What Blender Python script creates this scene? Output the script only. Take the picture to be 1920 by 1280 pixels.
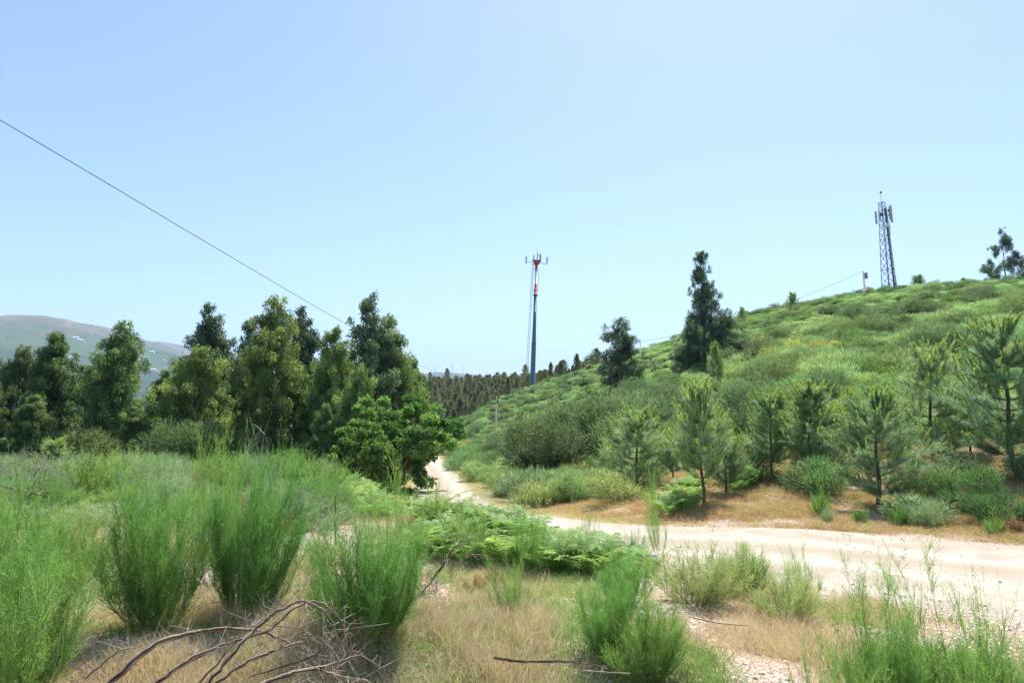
import bpy, math, random
import numpy as np
from mathutils import Vector, Matrix
R_ = math.radians
random.seed(7)
RNG = np.random.default_rng(7)
scene = bpy.context.scene
for o in list(bpy.data.objects): bpy.data.objects.remove(o)
COL = scene.collection

# ------------------------------------------------------------------ camera
PITCH = R_(6.0)
cam_d = bpy.data.cameras.new('camera'); cam = bpy.data.objects.new('camera', cam_d)
COL.objects.link(cam); scene.camera = cam
cam.location = (0, 0, 0); cam.rotation_euler = (R_(90) + PITCH, 0, 0)
cam_d.sensor_width = 36; cam_d.lens = 24
cam_d.clip_start = 0.05; cam_d.clip_end = 60000

# ------------------------------------------------------------------ sky and sun
SUN_AZ, SUN_EL = R_(20), R_(60)          # azimuth measured from +Y towards +X
world = bpy.data.worlds.new('World'); scene.world = world; world.use_nodes = True
nt = world.node_tree; nt.nodes.clear()
sky = nt.nodes.new('ShaderNodeTexSky'); sky.sky_type = 'NISHITA'; sky.sun_disc = False
sky.sun_elevation = SUN_EL; sky.sun_rotation = SUN_AZ
sky.altitude = 300; sky.air_density = 1.0; sky.dust_density = .9; sky.ozone_density = 1.5
bg = nt.nodes.new('ShaderNodeBackground'); bg.inputs['Strength'].default_value = 0.106
wo = nt.nodes.new('ShaderNodeOutputWorld')
nt.links.new(sky.outputs[0], bg.inputs[0]); nt.links.new(bg.outputs[0], wo.inputs[0])
sun_d = bpy.data.lights.new('sun', 'SUN'); sun = bpy.data.objects.new('sun', sun_d)
COL.objects.link(sun)
sun_d.energy = 5.0; sun_d.angle = R_(0.53); sun_d.color = (1.0, 0.955, 0.88)
sdir = Vector((math.sin(SUN_AZ) * math.cos(SUN_EL), math.cos(SUN_AZ) * math.cos(SUN_EL), math.sin(SUN_EL)))
sun.rotation_euler = sdir.to_track_quat('Z', 'Y').to_euler()
scene.view_settings.view_transform = 'Standard'
scene.view_settings.look = 'None'
scene.view_settings.exposure = 1.0
scene.view_settings.gamma = 1.0
scene.view_settings.use_curve_mapping = False
scene.render.engine = 'CYCLES'
scene.cycles.max_bounces = 6; scene.cycles.diffuse_bounces = 3; scene.cycles.transmission_bounces = 4
scene.cycles.sample_clamp_direct = 6.0; scene.cycles.sample_clamp_indirect = 4.0; scene.cycles.volume_bounces = 0; scene.cycles.transparent_max_bounces = 4

# ------------------------------------------------------------------ small maths
CP, SP = math.cos(PITCH), math.sin(PITCH)
def tpy(py):                               # tangent of elevation of an image row
    return math.tan(PITCH + math.atan((640.0 - py) / 1280.0))
def vnoise(x, y, seed=0):
    xi = np.floor(x).astype(np.int64); yi = np.floor(y).astype(np.int64)
    fx = x - xi; fy = y - yi
    fx = fx * fx * (3 - 2 * fx); fy = fy * fy * (3 - 2 * fy)
    def h(a, b):
        n = (a * 374761393 + b * 668265263 + seed * 974634777) & 0x7fffffff
        n = ((n ^ (n >> 13)) * 1274126177) & 0x7fffffff
        return ((n ^ (n >> 16)) & 0xffff) / 65535.0
    return (h(xi, yi) * (1 - fx) + h(xi + 1, yi) * fx) * (1 - fy) + (h(xi, yi + 1) * (1 - fx) + h(xi + 1, yi + 1) * fx) * fy
def fbm(x, y, seed=0, oct=4):
    s = 0; a = 0.5; t = 0
    for i in range(oct):
        s = s + a * vnoise(x * 2 ** i + 13.7 * i, y * 2 ** i - 7.1 * i, seed + i); t += a; a *= 0.5
    return s / t - 0.5
def sstep(a, b, x):
    t = np.clip((x - a) / (b - a), 0, 1); return t * t * (3 - 2 * t)

# ------------------------------------------------------------------ terrain heights
# per viewing column: (distance, height)  -- values over 300 are image rows, others metres
FAR_L = [(900, -95.), (1500, -110.), (2100, 770), (2600, 712), (3200, 650), (3900, 592), (4600, 585), (5600, 640), (9000, 740), (12000, 760)]
PROF = {
 -500: [(1, -1.65), (6, -1.7), (12, -1.8), (25, -2.3), (42, -3.0), (60, -4.), (120, -14.), (300, -50.)] + FAR_L,
    0: [(1, -1.65), (6, -1.75), (12, -1.9), (25, -2.3), (42, -2.9), (60, -4.), (120, -14.), (300, -50.)] + FAR_L,
  130: [(1, -1.65), (6, -1.75), (12, -1.9), (25, -2.3), (42, -2.9), (60, -4.), (120, -14.), (300, -50.)] + [(900, -95.), (1500, -110.), (2100, 770), (2600, 715), (3200, 655), (3900, 600), (4600, 584), (5600, 640), (9000, 740), (12000, 760)],
  210: [(1, -1.65), (6, -1.75), (12, -1.9), (25, -2.3), (42, -2.9), (60, -4.), (120, -14.), (300, -50.), (900, -95.), (1500, -110.), (2100, 775), (2600, 725), (3200, 675), (3900, 630), (4500, 611), (5600, 650), (7500, 626), (9000, 650), (12000, 760)],
  320: [(1, -1.65), (6, -1.75), (12, -1.9), (25, -2.3), (42, -2.9), (60, -4.), (120, -14.), (300, -50.), (900, -95.), (1500, -110.), (2100, 780), (2600, 740), (3200, 700), (3900, 668), (4300, 657), (5600, 690), (7500, 637), (9000, 650), (12000, 760)],
  450: [(1, -1.65), (6, -1.75), (12, -1.9), (25, -2.3), (42, -2.9), (60, -4.), (120, -14.), (300, -50.), (900, -95.), (1500, -110.), (2100, 785), (2600, 760), (3200, 730), (3900, 712), (5600, 720), (7500, 662), (9000, 675), (12000, 760)],
  600: [(1, -1.65), (6, -1.75), (10, -1.9), (18, -2.35), (30, -3.0), (42, -3.3), (60, -4.6), (120, -14.), (300, -50.), (900, -95.), (2100, 790), (3900, 740), (7500, 690), (12000, 760)],
  750: [(1, -1.65), (6, -1.8), (10, -2.05), (18, -2.7), (28, -3.5), (40, -4.2), (65, -5.2), (95, -6.2), (140, -10.), (220, -9.), (300, 775), (380, 735), (430, 730), (600, 790), (1500, 790), (3900, 750), (6500, 705), (8000, 702), (12000, 760)],
  850: [(1, -1.65), (6, -1.85), (10, -2.15), (17, -2.9), (26, -3.6), (40, -4.3), (60, -4.9), (80, 857), (100, 843), (130, 828), (170, 815), (205, 812), (240, 802), (300, 765), (370, 733), (430, 724), (600, 790), (1500, 790), (3900, 750), (6500, 697), (8000, 702), (12000, 760)],
  950: [(1, -1.65), (6, -1.9), (10, -2.25), (16, -2.8), (25, -3.5), (32, 930), (45, 900), (60, 875), (80, 850), (105, 830), (140, 800), (180, 765), (215, 739), (250, 748), (300, 752), (370, 728), (430, 722), (600, 790), (1500, 790), (3900, 750), (6500, 706), (8000, 712), (12000, 760)],
 1050: [(1, -1.65), (6, -1.95), (10, -2.3), (15, -2.7), (20, 970), (24, 945), (30, 915), (38, 885), (50, 862), (70, 830), (100, 790), (140, 755), (185, 722), (215, 709), (260, 722), (340, 728), (420, 735), (600, 790), (1500, 790), (12000, 770)],
 1200: [(1, -1.65), (6, -1.95), (10, -2.3), (14, -2.5), (16.5, 982), (20, 945), (25, 905), (32, 868), (42, 835), (60, 790), (85, 745), (120, 705), (160, 676), (200, 664), (270, 690), (420, 760), (12000, 770)],
 1400: [(1, -1.65), (6, -2.0), (10, -2.3), (14, -2.4), (16.5, 975), (19, 940), (23, 893), (28, 835), (36, 785), (50, 737), (70, 693), (100, 650), (140, 610), (180, 594), (250, 612), (420, 720), (12000, 770)],
 1650: [(1, -1.65), (5, -2.0), (9, -2.3), (15, -2.38), (18.5, 972), (20.5, 935), (25, 868), (30, 795), (38, 730), (52, 672), (75, 625), (105, 583), (145, 551), (200, 556), (300, 640), (420, 720), (12000, 770)],
 1920: [(1, -1.65), (5, -2.05), (8, -2.3), (15, -2.35), (18, 985), (20, 925), (24, 862), (32, 775), (44, 700), (65, 622), (95, 570), (145, 534), (200, 540), (300, 640), (420, 720), (12000, 770)],
 2500: [(1, -1.65), (5, -2.1), (8, -2.3), (15, -2.3), (18, 990), (21, 920), (26, 860), (36, 775), (48, 700), (70, 620), (110, 565), (170, 535), (220, 540), (300, 640), (420, 720), (12000, 770)],
}
TH = np.linspace(R_(-52), R_(52), 417); LR = np.linspace(0, math.log(12000), 560)
cpx = sorted(PROF); cth = np.array([math.atan((p - 960) / 1280 * 0.985) for p in cpx])
tab = np.zeros((len(cpx), len(LR)))
for i, p in enumerate(cpx):
    rr = [math.log(a) for a, _ in PROF[p]]
    vv = [(v / a if v < 300 else tpy(v) * math.cos(cth[i])) for a, v in PROF[p]]
    tab[i] = np.interp(LR, rr, vv)
grid = np.stack([np.interp(TH, cth, tab[:, j]) for j in range(len(LR))], 1)
def gsm(a, s, ax):
    n = int(3 * s); k = np.exp(-0.5 * (np.arange(-n, n + 1) / s) ** 2); k /= k.sum()
    pad = [(0, 0), (0, 0)]; pad[ax] = (n, n); b = np.pad(a, pad, mode='edge')
    return np.apply_along_axis(lambda v: np.convolve(v, k, 'valid'), ax, b)
grid = gsm(gsm(grid, 3.0, 1), 6.0, 0)

ROAD_EDGE = [(34, 6.5, -2.2), (22, 9.2, -2.25), (14, 11.3, -2.33), (9.1, 12.5, -2.36), (6.1, 14.4, -2.38), (3.5, 16.2, -2.6), (1.5, 20.2, -2.98), (-.55, 27.5, -3.58), (-2.6, 43, -4.3), (-6.1, 66.8, -4.92), (-9.7, 92, -5.5), (-18, 118, -6.3), (-32, 138, -8.)]
def catmull(P, n):
    P = np.array(P, float); out = []
    Q = np.vstack([2 * P[0] - P[1], P, 2 * P[-1] - P[-2]])
    for i in range(1, len(Q) - 2):
        t = np.linspace(0, 1, n, endpoint=False)[:, None]
        a, b, c, d = Q[i - 1], Q[i], Q[i + 1], Q[i + 2]
        out.append(0.5 * (2 * b + (c - a) * t + (2 * a - 5 * b + 4 * c - d) * t ** 2 + (3 * b - a - 3 * c + d) * t ** 3))
    out.append(P[-1:]); return np.vstack(out)
redge = catmull(ROAD_EDGE, 24)
tan_ = np.gradient(redge, axis=0)[:, :2]; tan_ /= np.linalg.norm(tan_, axis=1)[:, None]
nrm = np.stack([-tan_[:, 1], tan_[:, 0]], 1)          # towards the camera side
HWD = 2.35
if nrm[60][1] > 0: nrm = -nrm
HWA = np.interp(redge[:, 1], [11, 13.5, 16, 26], [3.0, 2.6, HWD, 1.95])
rcen = redge.copy(); rcen[:, :2] += nrm * HWA[:, None]

def road_d(x, y):
    x = np.asarray(x, float).ravel(); y = np.asarray(y, float).ravel()
    d = np.full(x.shape, 1e9); z = np.zeros(x.shape)
    m = (x > -40) & (x < 45) & (y > -5) & (y < 150); idx = np.where(m)[0]
    for s in range(0, len(idx), 20000):
        k = idx[s:s + 20000]
        dd = (x[k, None] - rcen[None, :, 0]) ** 2 + (y[k, None] - rcen[None, :, 1]) ** 2
        j = dd.argmin(1); d[k] = np.sqrt(dd[np.arange(len(k)), j]) + HWD - HWA[j]; z[k] = rcen[j, 2]
    return d, z
def ground(x, y, fine=True):
    x = np.atleast_1d(np.asarray(x, float)); y = np.atleast_1d(np.asarray(y, float))
    sh = x.shape; x = x.ravel(); y = y.ravel()
    r = np.maximum(np.hypot(x, y), 1.0); th = np.arctan2(x, y)
    tc = np.clip(th, TH[0], TH[-1]); u = (tc - TH[0]) / (TH[1] - TH[0]); v = np.log(r) / (LR[1] - LR[0])
    v = np.clip(v, 0, len(LR) - 1.001); u = np.clip(u, 0, len(TH) - 1.001)
    i = u.astype(int); j = v.astype(int); fu = u - i; fv = v - j
    t = (grid[i, j] * (1 - fu) + grid[i + 1, j] * fu) * (1 - fv) + (grid[i, j + 1] * (1 - fu) + grid[i + 1, j + 1] * fu) * fv
    w = np.clip((np.abs(th) - R_(60)) / R_(110), 0, 1); w = w * w * (3 - 2 * w)
    base = 0.5 * (grid[0][j] + grid[-1][j])
    t = t * (1 - w) + base * w
    z = t * r
    amp = np.interp(r, [0, 4, 15, 60, 200, 1500, 4000], [.05, .10, .18, .7, 1.6, 12, 60])
    z = z + amp * (fbm(x / np.maximum(amp * 14, .5) * 0 + x / 1.3, y / 1.3, 3) * (r < 60) * .8)
    z = z + amp * fbm(x / 9, y / 9, 11) * (r < 700) * 1.1
    z = z + amp * 1.6 * fbm(x / 420, y / 420, 21, 5) * (r > 1400) * sstep(1400, 2600, r)
    z = z + .62 * np.exp(-((x + .1) / 2.5) ** 2 - ((y - 12.6) / 1.9) ** 2) + .30 * np.exp(-((x + 4.9) / 1.9) ** 2 - ((y - 21) / 4.5) ** 2)
    d, zr = road_d(x, y)
    k = sstep(HWD + .1, HWD + 1.5, d)
    z = zr * (1 - k) + z * k
    return z.reshape(sh)
def gz(x, y): return float(ground(x, y)[0])
def at(px, Y):
    z = -2.0
    for _ in range(4):
        x = (px - 960) / 1280 * (Y * CP + z * SP); z = gz(x, Y)
    return x, Y, z
def proj(x, y, z):
    f = y * CP + z * SP; u = -y * SP + z * CP
    return 960 + 1280 * x / f, 640 - 1280 * u / f
YS = np.geomspace(2, 420, 900)
def hit(px, py):
    t = tpy(py); f = CP + t * SP
    x = (px - 960) / 1280 * YS * f; z = YS * t; g = ground(x, YS)
    k = np.where(g >= z)[0]; k = k[0] if len(k) else len(YS) - 1
    return float(x[k]), float(YS[k]), float(g[k])

# ------------------------------------------------------------------ object helpers
def meta(o, label=None, cat=None, group=None, kind=None):
    if label: o['label'] = label
    if cat: o['category'] = cat
    if group: o['group'] = group
    if kind: o['kind'] = kind
    return o
def link(name, me, parent=None):
    o = bpy.data.objects.new(name, me); COL.objects.link(o)
    if parent: o.parent = parent
    return o
def empty(name, loc=(0, 0, 0), rz=0.0):
    o = bpy.data.objects.new(name, None); COL.objects.link(o)
    o.location = loc; o.rotation_euler = (0, 0, rz); o.empty_display_size = .1
    return o
def copy_tree(o, parent=None):
    c = o.copy(); COL.objects.link(c)
    if parent: c.parent = parent
    for ch in list(o.children): copy_tree(ch, c)
    return c
class Geo:
    def __init__(s, rng=None): s.P = []; s.A = []; s.rng = rng or RNG
    def tris(s, T, v=None):
        T = np.asarray(T, float).reshape(-1, 3, 3)
        s.P.append(T); s.A.append(np.full(len(T), .5) if v is None else np.broadcast_to(np.asarray(v, float), (len(T),)))
    def quads(s, Q, v=None):
        Q = np.asarray(Q, float).reshape(-1, 4, 3)
        if v is None: v = np.full(len(Q), .5)
        v = np.broadcast_to(np.asarray(v, float), (len(Q),))
        s.tris(np.concatenate([Q[:, [0, 1, 2]], Q[:, [0, 2, 3]]]), np.concatenate([v, v]))
    def side(s, d):
        n = len(d); r = s.rng.normal(size=(n, 3)); c = np.cross(d, r)
        return c / (np.linalg.norm(c, axis=1)[:, None] + 1e-9)
    def ribbon(s, a, b, w0, w1, v=None):
        e = s.side(b - a); w0 = np.reshape(w0, (-1, 1)) / 2 * np.ones((len(a), 1)); w1 = np.reshape(w1, (-1, 1)) / 2 * np.ones((len(a), 1))
        s.quads(np.stack([a - e * w0, a + e * w0, b + e * w1, b - e * w1], 1), v)
    def blade(s, a, b, w, v=None):
        e = s.side(b - a) * (np.reshape(w, (-1, 1)) / 2)
        s.tris(np.stack([a - e, a + e, b], 1), v)
    def leaf(s, a, b, w, v=None):                # diamond leaf
        e = s.side(b - a) * (np.reshape(w, (-1, 1)) / 2); m = a * .6 + b * .4
        s.quads(np.stack([a, m - e, b, m + e], 1), v)
    def tube(s, pts, rad, n=6, v=.5, cap=True):
        pts = np.array(pts, float); rad = np.broadcast_to(np.array(rad, float), (len(pts),))
        t = np.gradient(pts, axis=0); t /= np.linalg.norm(t, axis=1)[:, None] + 1e-9
        up = np.array([0, 0, 1.]) if abs(t[0][2]) < .9 else np.array([1., 0, 0])
        rings = []
        for p, d, r in zip(pts, t, rad):
            a = np.cross(d, up); a /= np.linalg.norm(a) + 1e-9; b = np.cross(d, a)
            th = np.arange(n) * 2 * math.pi / n
            rings.append(p + r * (np.cos(th)[:, None] * a + np.sin(th)[:, None] * b))
        rings = np.array(rings); nx = np.roll(rings, -1, axis=1)
        Q = np.stack([rings[:-1], nx[:-1], nx[1:], rings[1:]], 2).reshape(-1, 4, 3)
        s.quads(Q, v)
        if cap:
            for k in (0, -1):
                c = rings[k].mean(0); s.tris(np.stack([np.broadcast_to(c, (n, 3)), rings[k], nx[k]], 1), v)
    def box(s, c, size, v=.5, M=None):
        x, y, z = np.array(size) / 2
        P = np.array([[-x, -y, -z], [x, -y, -z], [x, y, -z], [-x, y, -z], [-x, -y, z], [x, -y, z], [x, y, z], [-x, y, z]])
        if M is not None: P = P @ np.array(M).T
        P = P + np.array(c); f = [[0, 3, 2, 1], [4, 5, 6, 7], [0, 1, 5, 4], [1, 2, 6, 5], [2, 3, 7, 6], [3, 0, 4, 7]]
        s.quads(P[f], v)
    def mesh(s, name, mat, smooth=False, weld=False):
        T = np.concatenate(s.P); A = np.concatenate(s.A)
        V = T.reshape(-1, 3)
        if weld:
            K = np.round(V, 5); V, inv = np.unique(K, axis=0, return_inverse=True); F = inv.reshape(-1)
        else: F = np.arange(len(V))
        me = bpy.data.meshes.new(name); n = len(T)
        me.vertices.add(len(V)); me.vertices.foreach_set('co', V.astype(np.float32).ravel())
        me.loops.add(3 * n); me.loops.foreach_set('vertex_index', F.astype(np.int32))
        me.polygons.add(n); me.polygons.foreach_set('loop_start', (np.arange(n) * 3).astype(np.int32))
        at_ = me.attributes.new('v', 'FLOAT', 'FACE'); at_.data.foreach_set('value', A.astype(np.float32))
        me.materials.append(mat); me.update(calc_edges=True)
        if smooth: me.polygons.foreach_set('use_smooth', np.ones(n, bool))
        return me

# ------------------------------------------------------------------ materials
def newmat(name):
    m = bpy.data.materials.new(name); m.use_nodes = True; n = m.node_tree; n.nodes.clear(); return m, n
def N(nt, t, **k):
    n = nt.nodes.new(t)
    for a, b in k.items():
        if a.startswith('i_'): n.inputs[a[2:]].default_value = b
        else: setattr(n, a, b)
    return n
def mixc(nt, f, a, b, mode='MIX'):
    m = nt.nodes.new('ShaderNodeMix'); m.data_type = 'RGBA'; m.blend_type = mode
    for s, v in ((0, f), (6, a), (7, b)):
        if isinstance(v, (int, float)): m.inputs[s].default_value = v
        elif isinstance(v, tuple): m.inputs[s].default_value = (*v, 1) if len(v) == 3 else v
        else: nt.links.new(v, m.inputs[s])
    return m.outputs[2]
def math_(nt, op, a, b=0.0, clamp=False):
    m = nt.nodes.new('ShaderNodeMath'); m.operation = op; m.use_clamp = clamp
    for s, v in ((0, a), (1, b)):
        if isinstance(v, (int, float)): m.inputs[s].default_value = v
        else: nt.links.new(v, m.inputs[s])
    return m.outputs[0]
def ramp(nt, f, stops):
    r = nt.nodes.new('ShaderNodeValToRGB'); e = r.color_ramp.elements
    while len(e) < len(stops): e.new(.5)
    for x, (p, c) in zip(e, stops): x.position = p; x.color = (*c, 1) if len(c) == 3 else c
    nt.links.new(f, r.inputs[0]); return r.outputs[0]
def foliage(name, c1, c2, trans=.45, gloss=.06, var=.25, rough=.4, c3=None):
    m, t = newmat(name)
    if c1[1] > c1[0]:                       # sunlit plants in this photograph are pale and slightly cool
        G = (1.34, 1.36, 1.36); c1 = tuple(min(.8, a * b) for a, b in zip(c1, G)); c2 = tuple(min(.8, a * b) for a, b in zip(c2, G)); c3 = c3 and tuple(min(.8, a * b) for a, b in zip(c3, G))
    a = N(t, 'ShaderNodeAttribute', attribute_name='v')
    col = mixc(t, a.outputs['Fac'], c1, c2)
    oi = N(t, 'ShaderNodeObjectInfo')
    pn = N(t, 'ShaderNodeTexNoise', i_Scale=.09, i_Detail=3.); t.links.new(oi.outputs['Location'], pn.inputs['Vector'])
    pf = ramp(t, pn.outputs[0], [(.36, (.72, .80, .80)), (.5, (1, 1, 1)), (.64, (1.2, 1.12, .95))]); col = mixc(t, 1.0, col, pf, 'MULTIPLY')
    if c3: col = mixc(t, math_(t, 'MULTIPLY', oi.outputs['Random'], .9), col, c3)
    hs = N(t, 'ShaderNodeHueSaturation')
    t.links.new(col, hs.inputs['Color'])
    t.links.new(math_(t, 'ADD', math_(t, 'MULTIPLY', oi.outputs['Random'], var), 1 - var / 2), hs.inputs['Value'])
    wn = N(t, 'ShaderNodeTexWhiteNoise', noise_dimensions='1D'); t.links.new(oi.outputs['Random'], wn.inputs['W'])
    t.links.new(math_(t, 'ADD', math_(t, 'MULTIPLY', wn.outputs['Value'], .035), .4825), hs.inputs['Hue'])
    d = N(t, 'ShaderNodeBsdfDiffuse'); tr = N(t, 'ShaderNodeBsdfTranslucent'); g = N(t, 'ShaderNodeBsdfGlossy', i_Roughness=rough)
    g.inputs['Color'].default_value = (1, 1, 1, 1)
    t.links.new(hs.outputs[0], d.inputs[0])
    tc = mixc(t, 1.0, hs.outputs[0], (1.05, 1.1, .8), 'MULTIPLY'); t.links.new(tc, tr.inputs[0])
    m1 = N(t, 'ShaderNodeMixShader'); m1.inputs[0].default_value = trans
    t.links.new(d.outputs[0], m1.inputs[1]); t.links.new(tr.outputs[0], m1.inputs[2])
    m2 = N(t, 'ShaderNodeMixShader'); m2.inputs[0].default_value = gloss
    t.links.new(m1.outputs[0], m2.inputs[1]); t.links.new(g.outputs[0], m2.inputs[2])
    o = N(t, 'ShaderNodeOutputMaterial'); t.links.new(m2.outputs[0], o.inputs[0]); return m
def solid(name, c1, c2=None, rough=.7, metal=0., scale=12., stretch=(1, 1, 1), bump=0.):
    m, t = newmat(name); b = N(t, 'ShaderNodeBsdfPrincipled', i_Roughness=rough, i_Metallic=metal)
    tc = N(t, 'ShaderNodeTexCoord'); mp = N(t, 'ShaderNodeMapping'); mp.inputs['Scale'].default_value = stretch
    t.links.new(tc.outputs['Object'], mp.inputs[0])
    nz = N(t, 'ShaderNodeTexNoise', i_Scale=scale, i_Detail=6.0); t.links.new(mp.outputs[0], nz.inputs['Vector'])
    c = ramp(t, nz.outputs[0], [(.35, c1), (.65, c2 or c1)])
    t.links.new(c, b.inputs['Base Color'])
    if bump:
        bp = N(t, 'ShaderNodeBump', i_Strength=bump, i_Distance=.02); t.links.new(nz.outputs[0], bp.inputs['Height']); t.links.new(bp.outputs[0], b.inputs['Normal'])
    o = N(t, 'ShaderNodeOutputMaterial'); t.links.new(b.outputs[0], o.inputs[0]); return m

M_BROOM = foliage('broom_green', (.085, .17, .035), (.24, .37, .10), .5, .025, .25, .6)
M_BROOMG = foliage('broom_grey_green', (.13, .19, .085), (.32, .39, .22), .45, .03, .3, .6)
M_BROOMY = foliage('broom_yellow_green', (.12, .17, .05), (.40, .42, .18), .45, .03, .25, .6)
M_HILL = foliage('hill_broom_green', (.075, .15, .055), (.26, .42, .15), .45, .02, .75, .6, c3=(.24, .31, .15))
M_THICKET = foliage('thicket_leaves', (.03, .05, .022), (.17, .23, .11), .4, .02, .3, .6)
M_STEM = solid('broom_stem_bark', (.13, .10, .065), (.28, .23, .16), scale=30)
M_EUC = foliage('eucalyptus_leaves', (.055, .10, .034), (.29, .365, .12), .45, .03, .25, .5)
M_EUCD = foliage('eucalyptus_dark_leaves', (.045, .075, .045), (.19, .25, .13), .4, .035, .2, .5)
M_EUCBARK = solid('eucalyptus_bark', (.16, .11, .075), (.34, .28, .22), scale=4, stretch=(3, 3, .4), bump=.4)
M_CHEST = foliage('broad_leaves', (.05, .12, .025), (.17, .31, .075), .5, .02, .1, .6)
M_PINE = foliage('pine_needles', (.15, .22, .12), (.42, .53, .33), .5, .03, .22, .6)
M_CANDLE = foliage('pine_candles', (.24, .33, .10), (.42, .50, .18), .45, .02, .15, .6)
M_PBARK = solid('pine_bark', (.055, .035, .025), (.13, .09, .065), scale=14, stretch=(2, 2, .6), bump=.5)
M_FERN = foliage('bracken_green', (.13, .22, .055), (.33, .46, .17), .5, .02, .2, .6)
M_STRAW = foliage('dry_grass', (.56, .39, .26), (.88, .73, .54), .35, .02, .3, .7, c3=(.66, .52, .34))
M_STRAWB = foliage('rusty_dry_grass', (.42, .24, .13), (.74, .50, .30), .35, .02, .3, .7, c3=(.50, .38, .17))
M_GGRASS = foliage('green_grass', (.16, .23, .07), (.36, .42, .15), .4, .02, .3, .6)
M_RUST = foliage('rusty_heather', (.30, .13, .05), (.50, .26, .13), .3, .03, .2)
M_FARWOOD = foliage('far_wood_leaves', (.055, .07, .035), (.20, .225, .10), .35, .01, .5, .7, c3=(.17, .15, .08))
M_DEAD = solid('weathered_dead_wood', (.09, .07, .05), (.46, .39, .31), scale=26, stretch=(1, 1, 1), rough=1., bump=1.0)
def deadmat():
    m, t = newmat('weathered_dead_wood'); b = N(t, 'ShaderNodeBsdfPrincipled', i_Roughness=1.); b.inputs['Specular IOR Level'].default_value = .1
    a = N(t, 'ShaderNodeAttribute', attribute_name='v'); tc = N(t, 'ShaderNodeTexCoord'); nz = N(t, 'ShaderNodeTexNoise', i_Scale=9., i_Detail=8.); t.links.new(tc.outputs['Object'], nz.inputs[0])
    f = math_(t, 'ADD', math_(t, 'MULTIPLY', a.outputs['Fac'], .6), math_(t, 'MULTIPLY', nz.outputs[0], .5))
    c = ramp(t, f, [(.25, (.03, .022, .017)), (.55, (.11, .082, .058)), (.95, (.42, .35, .26))]); t.links.new(c, b.inputs['Base Color'])
    n2 = N(t, 'ShaderNodeTexNoise', i_Scale=120., i_Detail=5.); t.links.new(tc.outputs['Object'], n2.inputs[0])
    bp = N(t, 'ShaderNodeBump', i_Strength=.9, i_Distance=.006); t.links.new(n2.outputs[0], bp.inputs['Height']); t.links.new(bp.outputs[0], b.inputs['Normal'])
    o = N(t, 'ShaderNodeOutputMaterial'); t.links.new(b.outputs[0], o.inputs[0]); return m
M_DEAD = deadmat()
M_DEADL = solid('bleached_twigs', (.16, .13, .10), (.36, .31, .26), scale=20, rough=.85)
M_STONE = solid('pale_stone', (.60, .53, .45), (.80, .75, .67), scale=16, rough=.9, bump=.5)
M_LITTER = solid('bark_litter', (.16, .08, .045), (.36, .22, .14), scale=20, rough=.9)

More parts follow.
